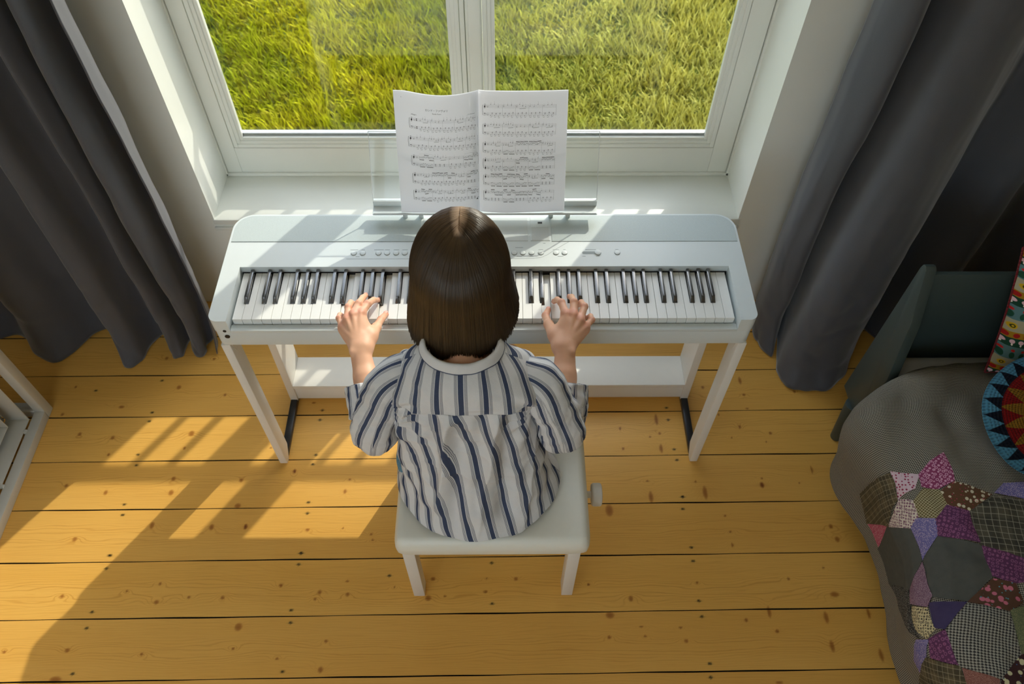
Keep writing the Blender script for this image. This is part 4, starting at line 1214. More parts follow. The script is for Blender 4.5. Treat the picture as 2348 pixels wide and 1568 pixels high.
def add_patch(key, poly, num=0):
    cen = Vector((sum(p[0] for p in poly) / len(poly), sum(p[1] for p in poly) / len(poly)))
    poly = [tuple(Vector(p) + (Vector(p) - cen).normalized() * .0018) for p in poly]
    pts = []
    n = len(poly)
    for i in range(n):
        a = Vector(poly[i]); c = Vector(poly[(i + 1) % n]); k = max(2, int((c - a).length / .005))
        for t in range(k): pts.append(a.lerp(c, t / k))
    nb = len(pts); edges = [(i, (i + 1) % nb) for i in range(nb)]
    x0 = min(p.x for p in pts); x1 = max(p.x for p in pts); y0 = min(p.y for p in pts); y1 = max(p.y for p in pts)
    st = .006; yy = y0
    row = 0
    while yy < y1:
        xx = x0 + (st / 2 if row % 2 else 0)
        while xx < x1:
            pts.append(Vector((xx, yy))); xx += st
        yy += st * .87; row += 1
    r = delaunay_2d_cdt(pts, edges, [list(range(nb))], 1, 1e-5)
    vs, fs = r[0], r[2]
    V = []; ok = True
    for v in vs:
        p = quilt_point(v.x, v.y); nq = (quilt_point(v.x + .004, v.y) - p).cross(quilt_point(v.x, v.y + .004) - p).normalized()
        d = min((Vector((v.x, v.y)) - pts[i]).length for i in range(0, nb, 2))
        V.append(p + nq * (.0012 + .00022 * num + .0014 * min(1, d / .012)))
    used = sorted({i for f in fs for i in f}); mp = {u: k for k, u in enumerate(used)}
    me = bpy.data.meshes.new('patch'); me.from_pydata([tuple(V[u]) for u in used], [], [[mp[i] for i in f] for f in fs]); me.update()
    a = Vector(poly[1]) - Vector(poly[0]); ang = math.atan2(a.y, a.x)
    pc = np.array([(vs[u].x * math.cos(ang) + vs[u].y * math.sin(ang), -vs[u].x * math.sin(ang) + vs[u].y * math.cos(ang), 0) for u in used], dtype=np.float32)
    for nm in ('pc', 'qc'):
        at = me.attributes.new(nm, 'FLOAT_VECTOR', 'POINT'); at.data.foreach_set('vector', pc.ravel())
    o = link('patch', me, CM[key], quilt, smooth=True)
    o['label'] = CM[key].name.replace('_', ' ') + ' patch'
for num, (key, poly) in enumerate(PATCH.items()):
    add_patch(key, poly, num % 9)

# ---- tall cushion with printed bands, leaning at the headboard
def band_mat():
    m = NT('folk_print_cotton'); v = m.attr('pc').outputs['Vector']
    X, Y = m.sepx(v, 0), m.sepx(v, 1)
    per = .105
    f = m.math('FRACT', m.math('DIVIDE', Y, per))
    col = m.ramp(f, [(0, lin(28, 66, 48)), (.20, lin(158, 120, 28)), (.36, lin(162, 156, 130)), (.66, lin(86, 122, 126))])
    for e in m.t.nodes:
        if e.type == 'VALTORGB': e.color_ramp.interpolation = 'CONSTANT'
    def disc(fc, dx, r, colr, phase=0.0, asp=1.0):
        nonlocal col
        u = m.math('MULTIPLY', m.math('SUBTRACT', m.math('FRACT', m.math('ADD', m.math('DIVIDE', X, dx), phase)), .5), dx)
        w = m.math('MULTIPLY', m.math('SUBTRACT', f, fc), per * asp)
        d = m.math('SQRT', m.math('ADD', m.math('MULTIPLY', u, u), m.math('MULTIPLY', w, w)))
        col = m.mix(m.ramp_f(d, r * 1.1, r * .9), col, colr)
    disc(.28, .019, .0062, lin(160, 30, 26))
    disc(.12, .016, .0050, lin(220, 180, 190)); disc(.05, .016, .0018, lin(230, 220, 210), asp=.6)
    disc(.51, .034, .0078, lin(196, 160, 30)); disc(.51, .034, .0045, lin(60, 60, 20)); disc(.51, .034, .0022, lin(196, 160, 30))
    disc(.90, .019, .0036, lin(190, 40, 40)); disc(.77, .019, .0050, lin(30, 74, 56), asp=.55)
    m.set(color=col, rough=.9, spec=.2)
    return m.m
def banded_cushion():
    m1 = band_mat()
    nu, nv_ = 60, 70; Wd, Hd = .42, .36
    org = Vector((1.262, 1.135, .520)); ux = Vector((1, 0, 0)); up = Vector((-.075, .36, .93)).normalized(); nn = ux.cross(up).normalized() * -1
    if nn.y > 0: nn = -nn
    V = []; pc = []
    for side in (1, -1):
        for j in range(nv_ + 1):
            for i in range(nu + 1):
                u, v = i / nu, j / nv_
                th = .075 * (max(0, 1 - abs(2 * u - 1) ** 3.2) * max(0, 1 - abs(2 * v - 1) ** 3.2)) ** .5
                pin = .018 * (1 - abs(2 * v - 1) ** 2) ; pin2 = .012 * (1 - abs(2 * u - 1) ** 2)
                uu = u + pin * (1 - 2 * u); vv = v + pin2 * (1 - 2 * v)
                p = org + ux * (uu * Wd) + up * (vv * Hd) + nn * (side * th * (.9 if side > 0 else .45))
                p += nn * (.008 * fbm(u * 4, v * 9, side * 2.0, 3)) * (1 if side > 0 else .3)
                V.append(p); pc.append((uu * Wd, vv * Hd + .004 * math.sin(u * 9 + v * 6), 0))
    n = (nu + 1) * (nv_ + 1)
    F = list(grid_faces(nu + 1, nv_ + 1)) + [f[::-1] + n for f in grid_faces(nu + 1, nv_ + 1)]
    me = npmesh('cushion', V, F)
    at = me.attributes.new('pc', 'FLOAT_VECTOR', 'POINT'); at.data.foreach_set('vector', np.array(pc, dtype=np.float32).ravel())
    bm = bmesh.new(); bm.from_mesh(me)
    bmesh.ops.remove_doubles(bm, verts=bm.verts[:], dist=.0006); bmesh.ops.recalc_face_normals(bm, faces=bm.faces[:]); bm.to_mesh(me); bm.free()
    root = link('folk_print_cushion', me, m1, None, smooth=True)
    tag(root, 'cushion printed with bands of apples and flowers, leaning on the headboard', 'cushion')
    # dark red piping round its edge
    q = MB()
    ring = []
    for k in range(140):
        t = k / 140 * 4; e = int(t); r = t - e
        u, v = ((r, 0), (1, r), (1 - r, 1), (0, 1 - r))[e]
        pin = .018 * (1 - abs(2 * v - 1) ** 2); pin2 = .012 * (1 - abs(2 * u - 1) ** 2)
        ring.append(org + ux * ((u + pin * (1 - 2 * u)) * Wd) + up * ((v + pin2 * (1 - 2 * v)) * Hd))
    for a, c in zip(ring, ring[1:] + ring[:1]):
        if (c - a).length > 1e-5: q.cyl(a, c, .0028, seg=8)
    q.build('piping', plain('dark_red_piping', lin(110, 20, 28), .8), root, angle=180)
banded_cushion()

# ---- round crochet cushion with a sun star
def crochet():
    c = Vector((1.312, .955, .590)); Rr = .152
    ax = Vector((-.05, -.42, .90)).normalized()
    ex = Vector((1, 0, 0)); ex = (ex - ax * ex.dot(ax)).normalized(); ey = ax.cross(ex)
    m = NT('crochet_wool'); v = m.attr('pc').outputs['Vector']
    X, Y = m.sepx(v, 0), m.sepx(v, 1)            # radius (0..1), angle (radians)
    N = 16
    fr_ = m.math('ABSOLUTE', m.math('SUBTRACT', m.math('FRACT', m.math('MULTIPLY', Y, N / (2 * math.pi))), .5))   # 0 at a ray's axis .. .5
    edge = m.math('ADD', .50, m.math('MULTIPLY', m.math('SUBTRACT', .5, fr_), .64))
    star = m.ramp_f(m.math('SUBTRACT', edge, X), -.008, .008)
    NB = 24
    fb = m.math('ABSOLUTE', m.math('SUBTRACT', m.math('FRACT', m.math('ADD', m.math('MULTIPLY', Y, NB / (2 * math.pi)), m.math('MULTIPLY', X, 1.2))), .5))
    be = m.math('ADD', .80, m.math('MULTIPLY', fb, .40))
    border = m.ramp_f(m.math('SUBTRACT', X, be), -.01, .01)
    col = m.mix(star, lin(122, 14, 12), lin(132, 94, 20))
    bcol = m.mix(border, lin(13, 18, 30), lin(72, 126, 150))
    isb = m.ramp_f(X, .795, .805)
    col = m.mix(isb, col, bcol)
    rows = m.math('SINE', m.math('MULTIPLY', X, 2 * math.pi * 24)); st = m.math('SINE', m.math('MULTIPLY', Y, 120))
    h = m.math('ADD', rows, m.math('MULTIPLY', st, .6))
    col = m.mix(m.ramp_f(h, .1, -1.4), col, m.mix(.5, col, (0.01, 0.01, 0.01, 1)))
    m.set(color=col, rough=.95, spec=.15)
    m.bump(h, .8, .002)
    nr, na = 48, 160
    V = []; pc = []
    for sdn in (1, -1):
        for j in range(nr + 1):
            for i in range(na + 1):
                r = j / nr; a = 2 * math.pi * i / na
                hgt = .040 * math.sqrt(max(0, 1 - r ** 3.5)) * (1 if sdn > 0 else .6)
                wob = 1 + .012 * math.sin(a * 5)
                p = c + (ex * math.cos(a) + ey * math.sin(a)) * r * Rr * wob + ax * sdn * hgt - ax * .012 * math.exp(-(r / .25) ** 2) * sdn
                V.append(p); pc.append((r, a, 0))
    n = (nr + 1) * (na + 1)
    F = list(grid_faces(na + 1, nr + 1)) + [f[::-1] + n for f in grid_faces(na + 1, nr + 1)]
    me = npmesh('cushion', V, F)
    at = me.attributes.new('pc', 'FLOAT_VECTOR', 'POINT'); at.data.foreach_set('vector', np.array(pc, dtype=np.float32).ravel())
    bm = bmesh.new(); bm.from_mesh(me); bmesh.ops.recalc_face_normals(bm, faces=bm.faces[:]); bm.to_mesh(me); bm.free()
    o = link('crochet_cushion', me, m.m, None, smooth=True)
    tag(o, 'round crochet cushion with a yellow sun on red and a blue zigzag rim', 'cushion')
crochet()
# ================================================================== the person at the piano
class Field:
    """signed distance grid; shapes are smoothly united, then meshed with surface nets"""
    def __init__(self, lo, hi, h):
        self.lo = np.array(lo, np.float32); self.h = h
        n = np.ceil((np.array(hi) - self.lo) / h).astype(int) + 1
        self.ax = [self.lo[i] + h * np.arange(n[i], dtype=np.float32) for i in range(3)]
        self.f = np.full(n, .04, np.float32)
    def sub(self, lo, hi, pad):
        sl = []
        for i in range(3):
            a = int(max(0, math.floor((lo[i] - pad - self.lo[i]) / self.h))); b = int(min(self.f.shape[i], math.ceil((hi[i] + pad - self.lo[i]) / self.h) + 1))
            if b <= a: return None
            sl.append(slice(a, b))
        return tuple(sl)
    def grid(self, sl):
        return np.meshgrid(self.ax[0][sl[0]], self.ax[1][sl[1]], self.ax[2][sl[2]], indexing='ij', sparse=True)
    def join(self, sl, d, k, cut=False):
        g = self.f[sl]
        if cut: d = -d; 
        if k <= 0:
            self.f[sl] = np.maximum(g, d) if cut else np.minimum(g, d); return
        if cut:
            h = np.clip(.5 - .5 * (g - d) / k, 0, 1); self.f[sl] = g * (1 - h) + d * h + k * h * (1 - h)
        else:
            h = np.clip(.5 + .5 * (g - d) / k, 0, 1); self.f[sl] = g * (1 - h) + d * h - k * h * (1 - h)
    def cone(self, a, b, r1, r2, k=.01, flat=None):
        a = np.array(a, np.float32); b = np.array(b, np.float32); R_ = max(r1, r2)
        sl = self.sub(np.minimum(a, b) - R_, np.maximum(a, b) + R_, .035 + k)
        if sl is None: return
        X, Y, Z = self.grid(sl); d = b - a; L2 = float(d @ d) + 1e-12
        px, py, pz = X - a[0], Y - a[1], Z - a[2]
        t = np.clip((px * d[0] + py * d[1] + pz * d[2]) / L2, 0, 1)
        qx, qy, qz = px - t * d[0], py - t * d[1], pz - t * d[2]
        if flat is not None:      # flattened across a direction
            n = np.array(flat[0], np.float32); n /= np.linalg.norm(n); s = flat[1]
            c = qx * n[0] + qy * n[1] + qz * n[2]
            dist = np.sqrt(np.maximum(qx * qx + qy * qy + qz * qz + c * c * (1 / s ** 2 - 1), 0)); 
        else:
            dist = np.sqrt(qx * qx + qy * qy + qz * qz)
        self.join(sl, dist - (r1 + (r2 - r1) * t), k)
    def ell(self, c, r, M=None, k=.01, cut=False):
        c = np.array(c, np.float32); R_ = max(r)
        sl = self.sub(c - R_, c + R_, .035 + k)
        if sl is None: return
        X, Y, Z = self.grid(sl); p = [X - c[0], Y - c[1], Z - c[2]]
        if M is not None: p = [M[i][0] * p[0] + M[i][1] * p[1] + M[i][2] * p[2] for i in range(3)]
        k0 = np.sqrt((p[0] / r[0]) ** 2 + (p[1] / r[1]) ** 2 + (p[2] / r[2]) ** 2)
        k1 = np.sqrt((p[0] / r[0] ** 2) ** 2 + (p[1] / r[1] ** 2) ** 2 + (p[2] / r[2] ** 2) ** 2) + 1e-6
        self.join(sl, (k0 * (k0 - 1) / k1).astype(np.float32), k, cut)
    def mesh(self):
        f = self.f; h = self.h; nx, ny, nz = f.shape
        ins = f < 0
        c = ins[:-1, :-1, :-1].astype(np.int8)
        s = np.zeros((nx - 1, ny - 1, nz - 1), np.int8)
        for dx in (0, 1):
            for dy in (0, 1):
                for dz in (0, 1):
                    s += ins[dx:nx - 1 + dx, dy:ny - 1 + dy, dz:nz - 1 + dz]
        cell = np.argwhere((s > 0) & (s < 8)); n = len(cell)
        vid = np.full((nx - 1, ny - 1, nz - 1), -1, np.int32); vid[tuple(cell.T)] = np.arange(n)
        P = np.zeros((n, 3)); C = np.zeros(n)
        corners = [(i, j, k) for i in (0, 1) for j in (0, 1) for k in (0, 1)]
        for a in corners:
            for b in corners:
                if sum(abs(a[i] - b[i]) for i in range(3)) != 1 or a > b: continue
                fa = f[cell[:, 0] + a[0], cell[:, 1] + a[1], cell[:, 2] + a[2]]; fb = f[cell[:, 0] + b[0], cell[:, 1] + b[1], cell[:, 2] + b[2]]
                m = (fa < 0) != (fb < 0); t = np.where(m, fa / np.where(m, fa - fb, 1), 0)
                A = np.array(a, float); B_ = np.array(b, float)
                P += np.where(m[:, None], A + t[:, None] * (B_ - A), 0); C += m
        V = (cell + P / C[:, None]) * h + self.lo
        F = []
        for ax_ in range(3):
            o1, o2 = [(1, 2), (2, 0), (0, 1)][ax_]
            sh = [slice(None)] * 3; sh2 = [slice(None)] * 3
            sh[ax_] = slice(0, f.shape[ax_] - 1); sh2[ax_] = slice(1, None)
            a = ins[tuple(sh)]; b = ins[tuple(sh2)]
            for flip, m in ((False, a & ~b), (True, ~a & b)):
                e = np.argwhere(m)
                e = e[(e[:, o1] > 0) & (e[:, o2] > 0) & (e[:, o1] < f.shape[o1] - 1) & (e[:, o2] < f.shape[o2] - 1)]
                q = []
                for (d1, d2) in ((1, 1), (0, 1), (0, 0), (1, 0)):
                    c_ = e.copy(); c_[:, o1] -= d1; c_[:, o2] -= d2; q.append(vid[tuple(c_.T)])
                q = np.stack(q, 1)
                F.append(q[:, ::-1] if flip else q)
        F = np.concatenate(F); F = F[(F >= 0).all(1)]
        return V, F

def relax(V, F, it=2, lam=.5):
    n = len(V)
    E_ = np.concatenate([F[:, [i, (i + 1) % F.shape[1]]] for i in range(F.shape[1])]); E_ = np.concatenate([E_, E_[:, ::-1]])
    cnt = np.bincount(E_[:, 0], minlength=n)[:, None].clip(1)
    for _ in range(it):
        A = np.zeros_like(V)
        for c in range(3): A[:, c] = np.bincount(E_[:, 0], weights=V[E_[:, 1], c], minlength=n)
        V = V + lam * (A / cnt - V)
    return V

person = empty('person', (-0.075, 0.87, 0.46))
tag(person, 'person with a straight brown bob and striped blue and white shirt playing the piano', 'person')

def skin_mat():
    m = NT('fair_skin'); v = m.geo()
    bl = m.attr('blush').outputs['Fac']
    nz = m.noise(v, 55, 3); n2 = m.noise(v, 260, 2)
    c = m.mix(nz.outputs[0], lin(226, 172, 140), lin(236, 188, 156))
    c = m.mix(bl, c, lin(214, 128, 108))
    m.set(color=c, rough=.5, sss=.12)
    m.b.inputs['Subsurface Radius'].default_value = (1.0, .35, .18)
    m.b.inputs['Subsurface Scale'].default_value = .006
    m.bump(n2.outputs[0], .12, .0005)
    return m.m
M_skin = skin_mat()

HC = Vector((-0.084, 1.008, 1.070)); TILT = math.radians(22)
def head_m():
    f = Vector((0, math.cos(TILT), -math.sin(TILT))); u = Vector((0, math.sin(TILT), math.cos(TILT))); r = Vector((1, 0, 0))
    return r, f, u
def hp(x, y, z):
    r, f, u = head_m(); return HC + r * x + f * y + u * z

JT = dict(
    L=dict(wrist=(-.329, 1.040, .765), el=(-.285, .875, .700),
           iM=(-.331, 1.128, .786), mM=(-.348, 1.121, .789), rM=(-.362, 1.111, .784), pM=(-.374, 1.099, .770),
           i=[(-.3195, 1.158, .782), (-.313, 1.190, .756), (-.3095, 1.215, .7255)],
           m=[(-.340, 1.153, .788), (-.3385, 1.192, .762), (-.3385, 1.223, .7345)],
           r=[(-.364, 1.146, .784), (-.366, 1.180, .759), (-.3675, 1.206, .7225)],
           p=[(-.385, 1.124, .770), (-.389, 1.148, .752), (-.390, 1.167, .7225)],
           t=[(-.308, 1.074, .762), (-.300, 1.112, .750), (-.2935, 1.145, .738), (-.286, 1.172, .7235)]),
    R=dict(wrist=(.140, 1.040, .765), el=(.130, .880, .700),
           iM=(.143, 1.123, .787), mM=(.161, 1.118, .790), rM=(.1765, 1.106, .785), pM=(.189, 1.096, .771),
           i=[(.1355, 1.158, .784), (.128, 1.188, .758), (.1225, 1.210, .7245)],
           m=[(.1645, 1.154, .791), (.1625, 1.191, .764), (.160, 1.217, .7345)],
           r=[(.189, 1.145, .785), (.1855, 1.178, .760), (.182, 1.199, .7230)],
           p=[(.206, 1.120, .766), (.206, 1.144, .750), (.201, 1.160, .7225)],
           t=[(.118, 1.076, .762), (.105, 1.118, .752), (.0995, 1.154, .740), (.108, 1.184, .7235)]))

def make_body():
    r, f, u = head_m(); MH = [list(r), list(f), list(u)]
    B = Field((-.33, .70, -.005), (.19, 1.42, 1.215), .005)
    # trunk
    B.cone((-.13, .88, .56), (-.02, .88, .56), .086, .086, .0)
    B.cone((-.12, .885, .70), (-.03, .885, .70), .062, .062, .05)
    B.cone((-.135, .895, .83), (-.015, .895, .83), .060, .060, .05)
    B.cone((-.200, .880, .872), (-.08, .885, .915), .028, .040, .03); B.cone((.045, .880, .872), (-.08, .885, .915), .028, .040, .03)
    B.cone((-.08, .895, .93), (-.084, .965, 1.02), .046, .050, .025)
    # skull, jaw, face
    B.ell(hp(0, -.012, .022), (.0715, .090, .088), MH, .02)
    B.ell(hp(0, .028, -.035), (.056, .062, .074), MH, .02)
    B.ell(hp(0, .058, -.088), (.026, .026, .020), MH, .02)        # chin
    B.cone(hp(0, .082, .002), hp(0, .103, -.030), .009, .0115, .012)   # nose
    for s in (-1, 1):
        B.ell(hp(s * .011, .096, -.033), (.007, .008, .006), MH, .006)
        B.ell(hp(s * .031, .086, .004), (.014, .012, .009), MH, .008, cut=True)     # eye sockets
        B.cone(hp(s * .016, .089, .019), hp(s * .044, .078, .019), .005, .004, .010)    # brow
        B.ell(hp(s * .042, .064, -.028), (.016, .014, .014), MH, .015)                # cheek
        B.ell(hp(s * .073, .000, -.012), (.007, .017, .030), MH, .006)                 # ear
        B.ell(hp(s * .079, .002, -.010), (.004, .009, .018), MH, .004, cut=True)
    B.cone(hp(-.018, .0895, -.057), hp(.018, .0895, -.057), .0045, .0045, .004)      # lips
    B.cone(hp(-.014, .0885, -.065), hp(.014, .0885, -.065), .0050, .0050, .003)
    # legs and feet
    for s, x in ((-1, -.150), (1, .005)):
        B.cone((x, .88, .535), (x + s * .0, 1.17, .520), .068, .046, .03)
        B.cone((x + s * .0, 1.17, .520), (x + s * .018, 1.21, .11), .048, .030, .02)
        B.cone((x + s * .018, 1.20, .062), (x + s * .022, 1.30, .028), .032, .022, .02)
        B.cone((x + s * .018, 1.19, .045), (x + s * .018, 1.23, .04), .034, .03, .02)
    # upper arms, hidden in the sleeves
    for side, sx in (('L', -.236), ('R', .081)):
        J = JT[side]
        B.cone((sx, .868, .862), J['el'], .032, .030, .02)
        w = Vector(J['wrist']); e = Vector(J['el']); B.cone(e, e.lerp(w, .45), .032, .029, .015)
    Vb, Fb = B.mesh(); Vb = relax(Vb, Fb, 2, .4)
    VV = [Vb]; FF = [Fb]; off = len(Vb); blush = [np.zeros(len(Vb))]
    for side in 'LR':
        J = JT[side]; s = -1 if side == 'L' else 1
        pts = np.array([J['wrist'], J['el'], J['pM'], J['t'][3], J['m'][2], J['p'][1]])
        G = Field(pts.min(0) - .040, pts.max(0) + .035, .0015)
        w = Vector(J['wrist']); e = Vector(J['el'])
        up = Vector((0, -.25, 1))
        # forearm: oval, muscle near the elbow, narrow wrist
        G.cone(e.lerp(w, .15), e.lerp(w, .62), .032, .0255, .0)
        G.cone(e.lerp(w, .60), w, .0265, .0225, .012, flat=(up, .80))
        G.cone(w + Vector((-s * .006, 0, 0)), w + Vector((-s * .004, .02, .001)), .0185, .018, .012, flat=(up, .8))
        G.ell(w + Vector((s * .014, -.014, .0085)), (.006, .008, .005), None, .012)     # wrist bone
        # palm: metacarpals
        for n_, r0, r1, ox in (('iM', .0145, .0118, -s * .010), ('mM', .0150, .0122, -s * .002), ('rM', .0145, .0115, s * .005), ('pM', .0135, .0108, s * .011)):
            G.cone(w + Vector((ox, .008, -.001)), Vector(J[n_]) + Vector((0, -.006, -.004)), r0, r1, .012)
        G.ell((Vector(J['iM']) + Vector(J['pM']) + w) / 3 + Vector((0, .002, -.010)), (.026, .032, .012), None, .012)
        G.cone(w + Vector((-s * .014, .006, -.004)), J['t'][0], .0155, .0150, .014)
        G.cone(J['t'][0], J['t'][1], .0150, .0110, .010)
        G.cone(Vector(J['iM']) + Vector((0, -.022, -.010)), Vector(J['t'][0]) + Vector((0, .012, .002)), .009, .010, .016)    # web of the thumb
        # tendons
        for n_ in ('iM', 'mM', 'rM', 'pM'):
            k = Vector(J[n_]); G.cone(w + Vector(((k.x - w.x) * .35, .018, .013)), k + Vector((0, -.008, .0088)), .0022, .0028, .008)
        # fingers, each its own chain, united without webbing first
        H = Field.__new__(Field); H.lo, H.h, H.ax = G.lo, G.h, G.ax; H.f = np.full(G.f.shape, .04, np.float32)
        for n_, rr in (('i', (.0098, .0084, .0073, .0062)), ('m', (.0100, .0086, .0074, .0062)), ('r', (.0095, .0081, .0070, .0060)), ('p', (.0088, .0072, .0063, .0054)), ('t', (.0112, .0098, .0088, .0072))):
            T = Field.__new__(Field); T.lo, T.h, T.ax = G.lo, G.h, G.ax; T.f = np.full(G.f.shape, .04, np.float32)
            ch = ([J[n_ + 'M']] + J[n_]) if n_ != 't' else J['t']
            for q in range(3):
                T.cone(ch[q], ch[q + 1], rr[q], rr[q + 1], .0035)
            T.ell(ch[1], (rr[1] * 1.08, rr[1] * 1.05, rr[1] * 1.06), None, .003)
            np.minimum(H.f, T.f, out=H.f)
            if n_ != 't': T2 = Vector(J[n_ + 'M']); G.ell(T2 + Vector((0, 0, .0015)), (.0098, .0105, .0094), None, .006)
        kk = .006; hh = np.clip(.5 + .5 * (G.f - H.f) / kk, 0, 1); G.f = G.f * (1 - hh) + H.f * hh - kk * hh * (1 - hh)
        V, F = G.mesh(); V = relax(V, F, 2, .45)
        bl = np.zeros(len(V))
        spots = [(J[n_ + 'M'], .008, .6) for n_ in 'imrp'] + [(J[n_][0], .006, .45) for n_ in 'imrp'] + [(J[n_][2], .009, .55) for n_ in 'imrp'] + [(J['t'][2], .007, .4), (J['t'][3], .010, .55)]
        for c, sg, am in spots:
            bl += am * np.exp(-((V - np.array(c) - np.array([0, 0, .006])) ** 2).sum(1) / (2 * sg ** 2))
        VV.append(V); FF.append(F + off); off += len(V); blush.append(np.clip(bl, 0, .8))
    me = npmesh('body', np.concatenate(VV), np.concatenate(FF))
    fattr(me, 'blush', np.concatenate(blush))
    body = link('body', me, M_skin, person, smooth=True)
    # finger nails
    M_nail = plain('finger_nail', lin(238, 176, 160), .22, var=.02)
    for side in 'LR':
        J = JT[side]
        for n_ in 'imrpt':
            a = Vector(J[n_][-2]); b_ = Vector(J[n_][-1]); d = (b_ - a).normalized()
            side_v = Vector((1, 0, 0)); side_v = (side_v - d * side_v.dot(d)).normalized(); nrm = side_v.cross(d).normalized()
            if nrm.z + nrm.y * .3 < 0: nrm = -nrm
            rr = .0062 if n_ != 't' else .0074
            c = b_ + nrm * (rr * .80) + d * .0006
            bm = bmesh.new(); bmesh.ops.create_uvsphere(bm, u_segments=16, v_segments=10, radius=1)
            bm.transform(Matrix.Translation(c) @ Matrix((side_v, d, nrm)).transposed().to_4x4() @ Matrix.Diagonal((rr * .74, rr * 1.0, rr * .30, 1)))
            q = MB(); q.add(bm); q.build('fingernail', M_nail, body, angle=180)
    M_eye = plain('eye_white', lin(235, 232, 226), .15); M_iris = plain('brown_iris', (.05, .028, .015, 1), .1)
    for s in (-1, 1):
        c = hp(s * .031, .074, .003)
        bm = bmesh.new(); bmesh.ops.create_uvsphere(bm, u_segments=20, v_segments=14, radius=.0115, matrix=Matrix.Translation(c)); q = MB(); q.add(bm); ey = q.build('eye', M_eye, body, angle=180)
        r_, f_, u_ = head_m()
        q = MB(); q.cyl(c + f_ * .0100 - u_ * .002, c + f_ * .0118 - u_ * .003, .0052, seg=18); q.build('iris', M_iris, ey)
make_body()

# ---- jeans
def make_jeans():
    B = Field((-.33, .70, .05), (.19, 1.32, .70), .005)
    B.cone((-.13, .885, .555), (-.02, .885, .555), .092, .092, .0)
    B.cone((-.12, .89, .61), (-.03, .89, .61), .078, .078, .04)
    for s, x in ((-1, -.182), (1, .016)):
        B.cone((x, .885, .535), (x - s * .03, 1.165, .522), .077, .054, .03)
        B.cone((x - s * .03, 1.165, .520), (x + s * .018, 1.205, .12), .056, .044, .02)
    V, F = B.mesh(); V = relax(V, F, 2, .4)
    m = NT('blue_denim'); v = m.geo()
    nz = m.noise(v, 700, 2); n2 = m.noise(v, 60, 3)
    m.set(color=m.mix(m.ramp_f(nz.outputs[0], .4, .6), m.mix(n2.outputs[0], lin(50, 92, 124), lin(70, 120, 150)), lin(110, 160, 186)), rough=.9)
    link('jeans', npmesh('jeans', V, F), m.m, person, smooth=True)
make_jeans()

# ---- striped shirt
def shirt_mat():
    m = NT('striped_linen'); at = m.attr('su').outputs['Fac']
    f = m.math('FRACT', m.math('DIVIDE', at, .050)); d = m.math('MULTIPLY', m.math('ABSOLUTE', m.math('SUBTRACT', f, .5)), .050)    # metres from the stripe's axis
    nz = m.noise(m.geo(), 500, 2); nf = m.noise(m.geo(), 26, 3)
    white = m.mix(nf.outputs[0], lin(228, 229, 232), lin(240, 240, 241))
    blue = m.mix(nz.outputs[0], lin(62, 72, 98), lin(84, 96, 124))
    c = m.mix(m.ramp_f(d, .0056, .0050), white, blue)
    for k in (.0078, .0100, .0122):
        g = m.math('ABSOLUTE', m.math('SUBTRACT', d, k))
        c = m.mix(m.math('MULTIPLY', m.ramp_f(g, .00085, .00045), .75), c, blue)
    m.set(color=c, rough=.9, spec=.2)
    tl = m.n('ShaderNodeBsdfTranslucent'); m.l(c, tl.inputs['Color'])
    mx = m.n('ShaderNodeMixShader'); mx.inputs[0].default_value = .16
    m.l(m.b.outputs[0], mx.inputs[1]); m.l(tl.outputs[0], mx.inputs[2]); m.l(mx.outputs[0], m.t.nodes['Material Output'].inputs[0])
    b2 = m.noise(m.geo(), 34, 4, .6)
    bp = m.n('ShaderNodeBump'); bp.inputs['Strength'].default_value = .5; bp.inputs['Distance'].default_value = .004
    m.l(b2.outputs[0], bp.inputs['Height'])
    bp2 = m.n('ShaderNodeBump'); bp2.inputs['Strength'].default_value = .2; bp2.inputs['Distance'].default_value = .0005
    m.l(nz.outputs[0], bp2.inputs['Height']); m.l(bp.outputs[0], bp2.inputs['Normal']); m.l(bp2.outputs[0], m.b.inputs['Normal'])
    return m.m
M_shirt = shirt_mat()
